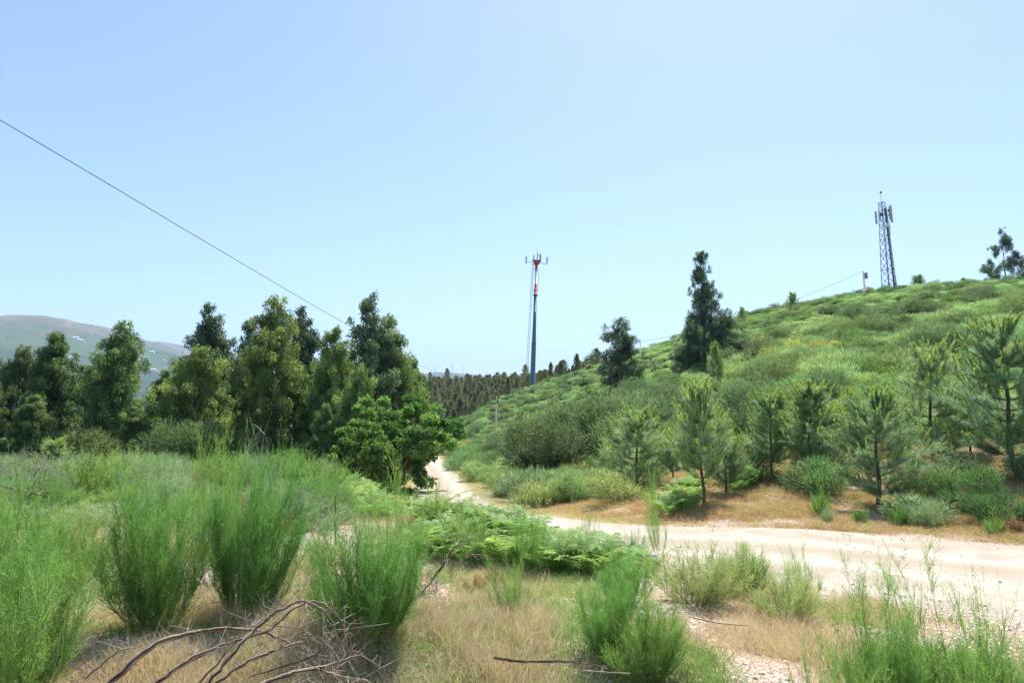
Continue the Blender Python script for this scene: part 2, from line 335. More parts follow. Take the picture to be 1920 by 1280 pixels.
# ------------------------------------------------------------------ ground sheet
def build_ground():
    th = np.concatenate([np.linspace(R_(-52), R_(52), 460), np.linspace(R_(52), R_(308), 90)[1:-1]])
    rr = np.concatenate([np.geomspace(1.2, 12000, 400)])
    nt_, nr = len(th), len(rr)
    X = rr[:, None] * np.sin(th)[None]; Y = rr[:, None] * np.cos(th)[None]
    Z = ground(X, Y)
    V = np.concatenate([np.stack([X, Y, Z], -1).reshape(-1, 3), [[0, 0, -1.66]]])
    i = np.arange(nr - 1)[:, None]; j = np.arange(nt_)[None]; jn = (j + 1) % nt_
    Q = np.stack([i * nt_ + j, i * nt_ + jn, (i + 1) * nt_ + jn, (i + 1) * nt_ + j], -1).reshape(-1, 4)[:, ::-1]
    Fc = np.stack([np.full(nt_, nr * nt_), (np.arange(nt_) + 1) % nt_, np.arange(nt_)], 1)
    me = bpy.data.meshes.new('ground'); n4, n3 = len(Q), len(Fc)
    me.vertices.add(len(V)); me.vertices.foreach_set('co', V.astype(np.float32).ravel())
    me.loops.add(4 * n4 + 3 * n3); me.loops.foreach_set('vertex_index', np.concatenate([Q.ravel(), Fc.ravel()]).astype(np.int32))
    me.polygons.add(n4 + n3)
    me.polygons.foreach_set('loop_start', np.concatenate([np.arange(n4) * 4, 4 * n4 + np.arange(n3) * 3]).astype(np.int32))
    d, _ = road_d(V[:, 0], V[:, 1]); r = np.hypot(V[:, 0], V[:, 1])
    # covered = hillside and field under dense shrubs ; bare = straw and litter
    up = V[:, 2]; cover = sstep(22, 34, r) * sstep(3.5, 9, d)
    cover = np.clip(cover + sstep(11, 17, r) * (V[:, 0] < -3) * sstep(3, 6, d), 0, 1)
    at_ = me.attributes.new('cover', 'FLOAT', 'POINT'); at_.data.foreach_set('value', cover.astype(np.float32))
    fa = sstep(700, 1500, r); at_ = me.attributes.new('distant', 'FLOAT', 'POINT'); at_.data.foreach_set('value', fa.astype(np.float32))
    # cleared fire break running down the mountain
    pxx = 960 + 1280 * V[:, 0] / np.maximum(V[:, 1], 1) / .99
    sc = sstep(8, 3, np.abs(pxx - (118 + (V[:, 2] - 480) * .12))) * sstep(390, 430, V[:, 2]) * sstep(580, 545, V[:, 2]) * (r > 3000) * (V[:, 1] > 0)
    at_ = me.attributes.new('scar', 'FLOAT', 'POINT'); at_.data.foreach_set('value', sc.astype(np.float32))
    me.update(calc_edges=True); me.polygons.foreach_set('use_smooth', np.ones(n4 + n3, bool))
    m, t = newmat('ground_soil')
    tc = N(t, 'ShaderNodeTexCoord'); P = tc.outputs['Object']
    def nz(s, det=6., rough=.6):
        n = N(t, 'ShaderNodeTexNoise', i_Scale=s, i_Detail=det, i_Roughness=rough); t.links.new(P, n.inputs['Vector']); return n.outputs[0]
    straw = ramp(t, nz(9.), [(.3, (.14, .075, .045)), (.42, (.32, .20, .125)), (.58, (.46, .33, .23)), (.75, (.56, .46, .36))])
    stones = ramp(t, nz(38., 3.), [(.35, (.22, .12, .08)), (.48, (.42, .31, .24)), (.62, (.60, .53, .46))])
    patch = ramp(t, nz(.55, 4.), [(.38, (0, 0, 0)), (.52, (1, 1, 1))])
    near = mixc(t, patch, straw, stones)
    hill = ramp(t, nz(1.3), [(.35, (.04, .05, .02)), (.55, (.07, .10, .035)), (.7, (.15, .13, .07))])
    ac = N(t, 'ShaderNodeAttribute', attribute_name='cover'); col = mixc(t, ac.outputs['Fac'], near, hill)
    # mountain
    sx = N(t, 'ShaderNodeSeparateXYZ'); t.links.new(P, sx.inputs[0])
    n1 = nz(.0035, 7.); n2 = nz(.012, 5.)
    elev = math_(t, 'ADD', math_(t, 'MULTIPLY', sx.outputs[2], .0016), math_(t, 'MULTIPLY', math_(t, 'SUBTRACT', n1, .5), 1.1))
    mt = ramp(t, elev, [(.0, (.02, .035, .025)), (.25, (.03, .055, .032)), (.42, (.06, .10, .05)), (.60, (.085, .10, .06)), (.82, (.15, .115, .095))])
    mt = mixc(t, ramp(t, n2, [(.62, (0, 0, 0)), (.70, (.7, .7, .7))]), mt, (.13, .11, .08))
    mt = mixc(t, ramp(t, nz(.02, 3.), [(.3, (1, 1, 1)), (.42, (0, 0, 0))]), mt, (.03, .05, .028))
    asx = N(t, 'ShaderNodeAttribute', attribute_name='scar'); mt = mixc(t, asx.outputs['Fac'], mt, (.20, .155, .13))
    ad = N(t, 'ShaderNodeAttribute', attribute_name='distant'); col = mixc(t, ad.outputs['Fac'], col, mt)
    b = N(t, 'ShaderNodeBsdfPrincipled', i_Roughness=.95); b.inputs['Specular IOR Level'].default_value = .15
    t.links.new(col, b.inputs['Base Color'])
    bp = N(t, 'ShaderNodeBump', i_Strength=.8, i_Distance=.05); t.links.new(nz(24., 5.), bp.inputs['Height']); t.links.new(bp.outputs[0], b.inputs['Normal'])
    o = N(t, 'ShaderNodeOutputMaterial'); t.links.new(b.outputs[0], o.inputs[0])
    me.materials.append(m)
    return meta(link('ground', me), kind='structure')
build_ground()

def lat_m(t, a): return math_(t, 'ABSOLUTE', a.outputs['Fac'])
def build_road():
    k = len(rcen); nw = 26
    s = np.concatenate([[0], np.cumsum(np.linalg.norm(np.diff(rcen[:, :2], axis=0), axis=1))])
    S = np.arange(0, s[-1], .25); C = np.stack([np.interp(S, s, rcen[:, i]) for i in range(3)], 1)
    Nn = np.stack([np.interp(S, s, nrm[:, i]) for i in range(2)], 1)
    HS = np.interp(S, s, HWA); wl = HS + .25 * fbm(S / 1.7, S * 0, 5) * 2 + .2; wr = HS + .25 * fbm(S / 1.9, S * 0 + 9, 6) * 2 + .1
    u = np.linspace(-1, 1, nw)
    W = np.where(u[None] > 0, u[None] * wl[:, None], u[None] * wr[:, None])
    X = C[:, 0:1] + Nn[:, 0:1] * W; Y = C[:, 1:2] + Nn[:, 1:2] * W
    rut = -.035 * (np.exp(-((np.abs(W) - .85) / .25) ** 2)) + .012 * fbm(X * 1.5, Y * 1.5, 9)
    Z = C[:, 2:3] + .045 + rut - .06 * np.abs(u[None]) ** 6
    Z = np.maximum(Z, ground(X, Y) + .012) * (np.abs(u[None]) < .99) + (np.abs(u[None]) >= .99) * (ground(X, Y) - .03)
    V = np.stack([X, Y, Z], -1)
    Q = np.stack([V[:-1, :-1], V[:-1, 1:], V[1:, 1:], V[1:, :-1]], 2).reshape(-1, 4, 3)
    lat = ((W[:-1, :-1] + W[1:, 1:]) / 2).ravel()
    g = Geo(); g.quads(Q, lat)
    m, t = newmat('pale_sandy_gravel')
    tc = N(t, 'ShaderNodeTexCoord')
    a = N(t, 'ShaderNodeAttribute', attribute_name='v')
    n1 = N(t, 'ShaderNodeTexNoise', i_Scale=70., i_Detail=6.); n2 = N(t, 'ShaderNodeTexNoise', i_Scale=1.6, i_Detail=5.)
    n3 = N(t, 'ShaderNodeTexNoise', i_Scale=9., i_Detail=6.)
    for n in (n1, n2, n3): t.links.new(tc.outputs['Object'], n.inputs[0])
    base = ramp(t, n1.outputs[0], [(.3, (.29, .25, .20)), (.5, (.40, .355, .29)), (.68, (.52, .475, .405))])
    base = mixc(t, ramp(t, n2.outputs[0], [(.38, (0, 0, 0)), (.62, (.8, .8, .8))]), base, (.33, .275, .215))
    mid = ramp(t, math_(t, 'ADD', lat_m(t, a), math_(t, 'MULTIPLY', n3.outputs[0], .5)), [(.35, (.7, .7, .7)), (.6, (0, 0, 0))]); base = mixc(t, mid, base, (.33, .27, .20))
    lat_ = math_(t, 'ABSOLUTE', a.outputs['Fac'])
    band = math_(t, 'ABSOLUTE', math_(t, 'SUBTRACT', lat_, .85))
    tr = ramp(t, math_(t, 'ADD', band, math_(t, 'MULTIPLY', n2.outputs[0], .4)), [(.3, (1, 1, 1)), (.6, (0, 0, 0))])
    base = mixc(t, math_(t, 'MULTIPLY', tr, .5), base, (.52, .475, .41))
    edge = ramp(t, math_(t, 'ADD', math_(t, 'MULTIPLY', lat_, .4), math_(t, 'MULTIPLY', n3.outputs[0], .5)), [(1.0, (0, 0, 0)), (1.18, (1, 1, 1))])
    base = mixc(t, edge, base, (.27, .19, .13))
    b = N(t, 'ShaderNodeBsdfPrincipled', i_Roughness=.95); b.inputs['Specular IOR Level'].default_value = .1
    t.links.new(base, b.inputs['Base Color'])
    bp = N(t, 'ShaderNodeBump', i_Strength=.5, i_Distance=.02)
    t.links.new(math_(t, 'ADD', n1.outputs[0], n3.outputs[0]), bp.inputs['Height']); t.links.new(bp.outputs[0], b.inputs['Normal'])
    o = N(t, 'ShaderNodeOutputMaterial'); t.links.new(b.outputs[0], o.inputs[0])
    meta(link('dirt_road', g.mesh('dirt_road', m, True, True)), kind='structure')
build_road()

# ------------------------------------------------------------------ haze
HZ = 0.0001
g = Geo(); g.box((0, 0, 300), (25000, 25000, 1400))
hm, t = newmat('haze_air'); pv = N(t, 'ShaderNodeVolumePrincipled', i_Density=HZ)
pv.inputs['Color'].default_value = (.48, .72, 1.0, 1); pv.inputs['Anisotropy'].default_value = 0.0
o = N(t, 'ShaderNodeOutputMaterial'); t.links.new(pv.outputs[0], o.inputs['Volume'])
HAZE = meta(link('haze', g.mesh('haze', hm, False, True)), kind='stuff')

# ------------------------------------------------------------------ plant generators (unit height)
def broom(seed, stems=45, twigs=36, sub=4, wid=.0035, spread=.5, leafy=0.0, droop=0.0, sparse_top=False):
    r = np.random.default_rng(seed); g = Geo(r); gs = Geo(r)
    az = r.normal(0, 2.2, stems) + seed; tilt = np.sqrt(r.uniform(0, 1, stems))
    reach = tilt * spread * r.uniform(.8, 1.15, stems); h = (1.02 - .38 * tilt ** 2) * r.uniform(.5, 1.0, stems) * np.where(r.uniform(0, 1, stems) < .14, 1.28, 1.0)
    nseg = 6; tt = np.linspace(0, 1, nseg)[None, :, None]
    out = np.stack([np.cos(az), np.sin(az), az * 0], 1)[:, None]
    P = out * reach[:, None, None] * (tt ** .75) + np.array([0, 0, 1.])[None, None] * (h[:, None, None] * (tt ** (1.15 + .3 * tilt[:, None, None])) - droop * tt ** 3 * tilt[:, None, None])
    P = P + r.normal(0, .012, P.shape) * tt + out * .02
    for k in range(nseg - 1):
        w0 = wid * 2.6 * (1 - k / nseg); (gs if k < 2 else g).ribbon(P[:, k], P[:, k + 1], w0, w0 * .8, r.uniform(0, .4, stems))
    n = stems * twigs; si = np.repeat(np.arange(stems), twigs); t = r.uniform(.13, 1.0, n) ** .75 * (nseg - 1.001)
    i = t.astype(int); f = (t - i)[:, None]
    a = P[si, i] * (1 - f) + P[si, i + 1] * f; sd = P[si, i + 1] - P[si, i]; sd /= np.linalg.norm(sd, axis=1)[:, None]
    d = sd * .6 + r.normal(0, .40, (n, 3)) + np.array([0, 0, .4 - droop * 1.5]); d /= np.linalg.norm(d, axis=1)[:, None]
    L = r.uniform(.05, .21, n) * (1.25 - .5 * t / nseg)
    b = a + d * L[:, None]; c = b + (d + np.array([0, 0, .35 - droop * 2.5]) + r.normal(0, .1, (n, 3))) * (L * .6)[:, None]
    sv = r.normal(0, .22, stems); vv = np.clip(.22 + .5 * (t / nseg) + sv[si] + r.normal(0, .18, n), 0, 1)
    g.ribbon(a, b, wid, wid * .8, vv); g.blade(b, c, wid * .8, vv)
    m = n * sub; ti = np.repeat(np.arange(n), sub); f = r.uniform(0, 1, m)[:, None]
    a2 = a[ti] * (1 - f) + c[ti] * f; d2 = d[ti] + r.normal(0, .62, (m, 3)) + np.array([0, 0, .25 - droop]); d2 /= np.linalg.norm(d2, axis=1)[:, None]
    L2 = r.uniform(.025, .085, m)[:, None]
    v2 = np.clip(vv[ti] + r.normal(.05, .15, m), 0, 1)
    g.blade(a2, a2 + d2 * L2, wid * .9, v2)
    nd = stems // 2; a3 = P[r.integers(0, stems, nd), r.integers(1, 4, nd)]; d3 = r.normal(0, .5, (nd, 3)) + np.array([0, 0, .45]); m3 = a3 + d3 * .16; gs.ribbon(a3, m3, wid * 1.5, wid, .5)
    for q in range(4): gs.ribbon(m3, m3 + d3 * .08 + r.normal(0, .06, (nd, 3)), wid * .9, wid * .4, .5)
    if leafy:
        k = int(m * leafy); q = r.integers(0, m, k); o = a2[q] + d2[q] * L2[q] * r.uniform(0, 1, (k, 1))
        e = o + r.normal(0, 1, (k, 3)) * .012; g.leaf(o, e, np.full(k, wid * 1.8), np.clip(v2[q] + .25, 0, 1))
    return g, gs
def two(name, gens, mat, smat):
    root = []
    out = []
    for k, (g, gs) in enumerate(gens): out.append((g.mesh(name + '_foliage', mat), gs.mesh(name + '_stems', smat)))
    return out
B_NEAR = two('broom', [broom(s, 44, 74, 8, .0031, .50, .35) for s in (1, 2, 3)], M_BROOM, M_STEM)
B_SPIKY = two('spiky_broom', [broom(s, 17, 34, 8, .0028, .40, .5) for s in (4, 5, 6)], M_BROOM, M_STEM)
B_GREY = two('grey_broom', [broom(s, 34, 46, 6, .0046, .55, .2, .1) for s in (7, 8)], M_BROOMG, M_STEM)
B_YEL = two('yellow_broom', [broom(s, 56, 40, 6, .0040, .62, .9) for s in (9, 10)], M_BROOMY, M_STEM)
B_MID = two('mid_broom', [broom(s, 34, 28, 6, .0085, .6, .1) for s in (11, 12, 13)], M_BROOM, M_STEM)
B_WEEP = two('weeping_broom', [broom(14, 50, 34, 4, .009, .8, 0, .35)], M_BROOMG, M_STEM)

def plant(kind, px, py, wpx, hpx, label, group=None, name='broom_shrub', cat='shrub', vi=None, tint=None):
    x, y, z = hit(px, py + (18 if py > 1060 else 0)) if isinstance(py, (int, float)) else at(px, py[0])
    dist = y * CP + z * SP; me = kind[(vi if vi is not None else random.randrange(len(kind))) % len(kind)]
    r = empty(name, (x, y, z - .02), random.uniform(0, 6.28)); meta(r, label, cat, group)
    q = kind is B_SPIKY; sm = .72 if (kind is B_MID or (kind is B_GREY and y > 14)) else 1.; wpx = wpx * sm; hpx = hpx * (.5 + sm / 2); w = (.86 if q else .76) * wpx * dist / 1280; h = (1.2 if q else .95) * hpx * dist / 1280
    r.scale = (w, w, h); r.rotation_euler = (random.uniform(-.1, .1), random.uniform(-.1, .1), r.rotation_euler[2])
    f = link('foliage', me[0], r); s = meta(link('stems', me[1], r), kind='stuff')
    return r

# ------------------------------------------------------------------ foreground brooms
FG = 'broom shrubs growing round the foreground clearing'
PL = [
 (B_NEAR, 25, (4.6,), 380, 370, 'very large bright green broom filling the lower left corner'),
 (B_NEAR, 10, (6.4,), 260, 250, 'wide green broom behind the corner broom at left edge'),
 (B_NEAR, 130, (7.6,), 190, 170, 'green broom under bleached twigs at upper left of clearing'),
 (B_NEAR, 300, 1165, 290, 320, 'tall dense broom whose dark base stands behind arching dead branches'),
 (B_NEAR, 462, 1150, 250, 300, 'tall soft green broom right beside the dense tall broom'),
 (B_SPIKY, 400, (7.6,), 200, 270, 'highest broom behind the two tall left brooms, thin tips over dark trees'),
 (B_NEAR, 700, 1185, 300, 265, 'rounded broom standing alone behind the dead branch arch'),
 (B_SPIKY, 745, (7.3,), 190, 225, 'narrow upright broom with one high dark spike beside rounded broom'),
 (B_SPIKY, 965, 1150, 150, 115, 'small fan shaped broom on bare stony ground at centre'),
 (B_NEAR, 1130, 1215, 190, 165, 'medium broom left half of centre pair beside the fallen grey stick'),
 (B_NEAR, 1215, 1262, 210, 160, 'medium bright broom right half of centre pair at bottom edge'),
 (B_NEAR, 1185, 1115, 150, 100, 'small dark green broom behind the centre pair'),
 (B_YEL, 1310, 1118, 215, 118, 'broad dome shaped broom speckled with pale yellow seed heads'),
 (B_NEAR, 1395, 1100, 130, 95, 'spiky green broom touching right side of the yellow speckled dome'),
 (B_YEL, 1475, 1150, 150, 100, 'rounded yellowish broom beside the road, thin bare tips on top'),
 (B_SPIKY, 1510, 1120, 100, 100, 'thin wispy broom with bare tips just in front of the road'),
 (B_SPIKY, 1345, (4.6,), 230, 200, 'sparse tall stemmed broom at bottom edge below yellow speckled dome'),
 (B_SPIKY, 1425, (4.3,), 200, 190, 'sparse bluish broom at bottom edge next to tall stemmed broom'),
 (B_SPIKY, 1570, (4.4,), 280, 230, 'loose green broom at bottom right with twigs across the road'),
 (B_SPIKY, 1650, (4.6,), 260, 290, 'tallest spiky broom at lower right with stem reaching over the road'),
 (B_NEAR, 1700, (4.8,), 290, 200, 'dense dark broom mass at lower right between two spiky brooms'),
 (B_NEAR, 1545, (4.4,), 260, 165, 'low full broom at bottom edge left of the tallest spiky broom'),
 (B_NEAR, 1880, (4.7,), 280, 190, 'full broom in the lower right corner beside white daisies'),
 (B_NEAR, 1300, (4.35,), 170, 130, 'low broom at bottom edge right of the centre pair'),
 (B_SPIKY, 1815, (4.7,), 330, 300, 'spreading rightmost broom with long arching bare tips over road'),
 (B_SPIKY, 1000, (9.6,), 130, 120, 'thin grey green broom among ferns behind the small fan broom'),
 (B_SPIKY, 890, (9.8,), 130, 115, 'thin broom at left edge of the fern bed'),
 (B_SPIKY, 810, (11.5,), 100, 90, 'upright broom left of fern bed below the road bend'),
 (B_GREY, 1060, (10.2,), 120, 95, 'grey tinted wispy broom in front of ferns at centre'),
 (B_GREY, 1190, (11.0,), 80, 90, 'small grey broom among right end ferns'),
 (B_SPIKY, 1235, (12.2,), 60, 100, 'slim upright broom standing against the road edge'),
 (B_SPIKY, 1105, (11.2,), 70, 95, 'slim broom rising out of the middle ferns'),
 (B_SPIKY, 600, (8.6,), 110, 70, 'low broom behind stones between tall left brooms and rounded broom'),
 (B_GREY, 520, (11.5,), 200, 120, 'grey green broom behind rusty dry heads at left centre'),
 (B_MID, 770, (26.,), 70, 45, 'low broom at right foot of the rounded broadleaf tree'),
 (B_MID, 800, (22.,), 50, 32, 'low broom at the inner side of the far bend'),
 (B_NEAR, 790, (15.,), 120, 55, 'low green broom on the mound beside the road bend'),
 (B_NEAR, 840, (16.5,), 80, 36, 'low broom right on the inner edge of the bend'),
 (B_NEAR, 915, (14.5,), 90, 36, 'small low broom below the bend, ferns at its right'),
]
for k, a in enumerate(PL): plant(a[0], a[1], a[2], a[3], a[4], a[5], FG, vi=k)

# field of brooms behind the foreground, left, up to the tree row
fld = 0
pts = []
for k in range(4000):
    px = random.uniform(-60, 640); Y = math.exp(random.uniform(math.log(11.5), math.log(36)))
    x, y, z = at(px, Y) if False else ((px - 960) / 1280 * Y, Y, 0)
    if any((x - a) ** 2 + (y - b) ** 2 < (.72 + .012 * Y) ** 2 * 1.4 for a, b in pts): continue
    pts.append((x, y))
pts.sort(key=lambda p: p[1]); pts = pts[:280]
zz = ground(np.array([p[0] for p in pts]), np.array([p[1] for p in pts]))
for (x, y), z in zip(pts, zz):
    grey = random.random() < .6
    kk = (B_GREY if grey else B_NEAR) if y < 16 else (B_MID if not grey else B_GREY)
    me = random.choice(kk); r = empty('broom_shrub', (x, y, float(z) - .03), random.uniform(0, 6.28))
    pq, _ = proj(x, y, float(z)); nm = min([(20, 'leftmost eucalyptus'), (92, 'ragged topped eucalyptus'), (205, 'broad pointed eucalyptus'), (300, 'the village gap'), (372, 'the tall bushy headed eucalyptus'), (498, 'the split trunk'), (568, 'the see-through eucalyptus'), (640, 'the orange tipped eucalyptus')], key=lambda a: abs(a[0] - pq))[1]
    rowz = 'front row' if y < 13 else 'second row' if y < 18 else 'third row' if y < 25 else 'rearmost row'
    meta(r, ('grey green' if grey else 'bright green') + ' broom, ' + rowz + ' of left field, below ' + nm, 'shrub', 'brooms of the left field thicket' + (' with grey tint' if grey else ''))
    w = random.uniform(1.0, 1.6); r.scale = (w, w, random.choice((.5, .65, .8, 1.0, 1.25)) * (1.0 if y > 16 else .8)); link('foliage', me[0], r); meta(link('stems', me[1], r), kind='stuff')

# ------------------------------------------------------------------ eucalyptus and broad leaved trees
def euc(seed, H=11., R=2.6, base=.08, nb=46, nl=24000, leaf=(.20, .07), top=.5, droop=.8, fat=1.0):
    """trunk, limbs and hanging leaf clumps; returns (crown, trunk) Geo"""
    r = np.random.default_rng(seed); g = Geo(r); t = Geo(r)
    bend = np.cumsum(r.normal(0, .10, (9, 2)), 0); hs = np.linspace(0, H * .97, 9)
    bend -= bend[0]
    tp = np.column_stack([bend, hs]); t.tube(tp, np.linspace(.012 * H + .03, .02, 9), 7)
    cl = []; cs = []
    for k in range(nb):
        u = r.uniform(base, 1.0); hz = u * H
        # silhouette: widest at 35 percent, ragged towards the top
        env = np.interp(u, [0, .12, .35, .6, .8, .95, 1.0], [.85, 1.0, 1.0, .74, .46, .2, .08]) * R * r.uniform(.55, 1.12)
        a = r.uniform(0, 2 * math.pi); c = np.array([np.interp(hz, hs, bend[:, 0]), np.interp(hz, hs, bend[:, 1]), hz])
        up = r.uniform(.15, .75)
        e = c + np.array([math.cos(a) * env, math.sin(a) * env, up * env + .2])
        c0 = c - np.array([0, 0, .3]); m = (c0 + e) / 2 + np.array([0, 0, .08 * env])
        t.tube([c0, m, e], [.022 + .004 * env, .016, .008], 4)
        nc = max(2, int(1 + env * 2.6))
        for q in range(nc):
            f = r.uniform(.4, 1.0) if q else r.uniform(.95, 1.22); p = c0 * (1 - f) + e * f + r.normal(0, .16 + .09 * env, 3) * np.array([1, 1, .8])
            cl.append(p); cs.append(fat * r.uniform(.28, .62) * (.75 if u > .85 else 1))
    cl.append(np.array([bend[-1, 0], bend[-1, 1], H])); cs.append(.3)
    cl = np.array(cl); cs = np.array(cs); wgt = cs ** 2; wgt /= wgt.sum()
    ci = r.choice(len(cl), nl, p=wgt)
    d = r.normal(size=(nl, 3)); d /= np.linalg.norm(d, axis=1)[:, None]
    p = cl[ci] + d * (r.uniform(0, 1, nl) ** .45 * cs[ci])[:, None] * np.array([1, 1, 1.15])
    ld = r.normal(0, .55, (nl, 3)) + np.array([0, 0, -droop]); ld /= np.linalg.norm(ld, axis=1)[:, None]
    L = r.uniform(.6, 1.2, nl) * leaf[0]
    cv = r.uniform(0, 1, len(cl)) ** 1.3 * .8
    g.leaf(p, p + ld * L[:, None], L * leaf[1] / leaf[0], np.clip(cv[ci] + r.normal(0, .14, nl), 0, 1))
    return g, t
def tree_kind(gens, mat, bark, nm):
    return [(g.mesh(nm + '_crown', mat), t.mesh(nm + '_trunk', bark, True, True), H) for (g, t), H in gens]
E_G = tree_kind([(euc(s, 11, R, base=.03, nb=105, nl=66000, leaf=(.23, .08), fat=.92), 11) for s, R in ((21, 2.3), (22, 2.7), (23, 2.1), (24, 2.5))], M_EUC, M_EUCBARK, 'green_eucalyptus')
E_D = tree_kind([(euc(s, 11, R, base=.12, nb=66, nl=36000, leaf=(.23, .08), fat=.85), 11) for s, R in ((31, 1.9), (32, 2.1))], M_EUCD, M_EUCBARK, 'dark_eucalyptus')
E_A = tree_kind([(euc(41, 13, 1.9, base=.10, nb=84, nl=24000, leaf=(.25, .085), fat=.8), 13), (euc(45, 9.5, 2.6, base=.12, nb=56, nl=21000, leaf=(.25, .085), fat=.9), 9.5)], M_EUCD, M_EUCBARK, 'hill_eucalyptus')
def bare_stems():
    g = Geo(np.random.default_rng(4)); 
    for P in ([[0, 0, -.2], [.05, 0, 1.2], [-.3, 0, 2.6], [-.9, .1, 4.6]], [[0, 0, .3], [.25, 0, 1.6], [.4, 0, 3.2], [.9, 0, 5.0]], [[-.7, .2, -.2], [-.75, .2, 1.6], [-.5, .2, 3.6]], [[-1.3, .3, -.2], [-1.2, .3, 1.7], [-1.5, .3, 3.2]], [[.4, 0, 3.0], [-.2, 0, 3.7], [-.7, 0, 4.0]], [[-.3, 0, 2.6], [.3, -.1, 3.3]]):
        P = [[a * .7, b, c * .62] for a, b, c in P]
        g.tube(catmull(P, 5), np.linspace(.05, .012, 5 * (len(P) - 1) + 1), 6)
    o = link('eucalyptus_tree', g.mesh('bare_stems', M_EUCBARK, True, True)); o.location = Vector(at(484, 38)); meta(o, 'pale split bare trunk showing at the foot of the tall bright eucalyptus', 'tree')
bare_stems()
E_T = tree_kind([(euc(51, 11, 3.3, base=.55, nb=16, nl=3600, leaf=(.34, .12)), 11), (euc(52, 5, 2.6, base=.2, nb=16, nl=3600, leaf=(.34, .12)), 5)], M_EUCD, M_EUCBARK, 'skyline_eucalyptus')
def tree(kind, vi, px, Y, top, wscale, label, group=None, name='eucalyptus_tree', cat='tree', rz=None, basez=0.0):
    x, y, z = at(px, Y); H = tpy(top) * Y - z
    cr, tr, h0 = kind[vi % len(kind)]
    o = empty(name, (x, y, z + basez), random.uniform(0, 6.28) if rz is None else rz); meta(o, label, cat, group)
    s = (H - basez) / h0; o.scale = (s * wscale, s * wscale, s)
    link('crown', cr, o); link('trunk', tr, o); return o
GE = 'eucalyptus trees in the row at left'
EL = [
 (E_G, 0, -60, 40, 668, 1.0, 'olive green eucalyptus cut by the left edge of the view'),
 (E_G, 1, 18, 44, 656, .85, 'low rounded eucalyptus leftmost in full view below the mountain'),
 (E_G, 2, 92, 42, 632, .95, 'eucalyptus with narrow ragged top in front of the mountain slope'),
 (E_G, 3, 205, 41, 614, .98, 'broad pointed eucalyptus whose tip meets the mountain outline'),
 (E_G, 0, 150, 47, 690, 1.0, 'low eucalyptus filling the gap between ragged and broad pointed ones'),
 (E_D, 0, 372, 52, 577, .95, 'tall dark eucalyptus with bushy head standing behind paler one'),
 (E_G, 1, 355, 42, 655, 1.15, 'wide pale green eucalyptus in front of the tall dark bushy head'),
 (E_G, 2, 300, 47, 700, .9, 'low dark eucalyptus right of the village gap'),
 (E_G, 3, 498, 42, 568, .88, 'tall eucalyptus with bright green front and pale split trunk'),
 (E_D, 1, 455, 48, 610, .85, 'dark eucalyptus on the left flank of the tall bright one'),
 (E_D, 0, 568, 50, 582, .85, 'dark see-through eucalyptus between the two tallest greens'),
 (E_G, 0, 617, 42, 622, .85, 'eucalyptus with orange tinted young tips in the middle of the row'),
 (E_G, 2, 560, 43, 690, .9, 'low green eucalyptus below the see-through dark one'),
 (E_D, 1, 680, 46, 570, .95, 'tallest dark pointed eucalyptus with a tuft on its tip'),
 (E_G, 3, 732, 47, 605, .80, 'dark eucalyptus sloping down at the right shoulder of the row'),
 (E_G, 1, 668, 39, 690, .9, 'bright lobed eucalyptus in front of the tallest dark one'),
 (E_G, 2, 770, 50, 680, .75, 'low eucalyptus last at right end of the row above the road'),
 (E_G, 0, 610, 38, 760, 1.0, 'short bushy eucalyptus at foot of the row near bright tree'),
 (E_G, 3, 430, 46, 720, .9, 'short eucalyptus in shade left of the pale split trunk'),
 (E_G, 1, 250, 40, 765, 1.3, 'small shaggy eucalyptus at foot of the broad pointed one'),
 (E_G, 2, 60, 39, 745, 1.3, 'small shaggy eucalyptus at the foot of the row far left'),
]
for a in EL: tree(*a, group=GE)
tree(E_A, 0, 1325, 72, 480, .95, 'tall dark eucalyptus alone on the green hillside, wide at its foot', rz=.6)
tree(E_A, 1, 1366, 70, 584, 1.35, 'bushy dark eucalyptus leaning against right side of the tall hillside one', rz=.3)
tree(E_A, 1, 1293, 73, 608, 1.05, 'low dark eucalyptus at left foot of the tall hillside one', rz=4.)
tree(E_A, 1, 1165, 86, 602, 1.2, 'smaller dark eucalyptus on the hillside left of the tall one', rz=2.1)
tree(E_T, 0, 1887, 140, 430, .85, 'slender skyline eucalyptus with high flat crown near right edge')
tree(E_T, 1, 1862, 142, 492, .9, 'low dark skyline tree at left foot of the slender one')
tree(E_T, 1, 1912, 138, 478, 1.0, 'dense skyline tree cut by the right edge of the view')
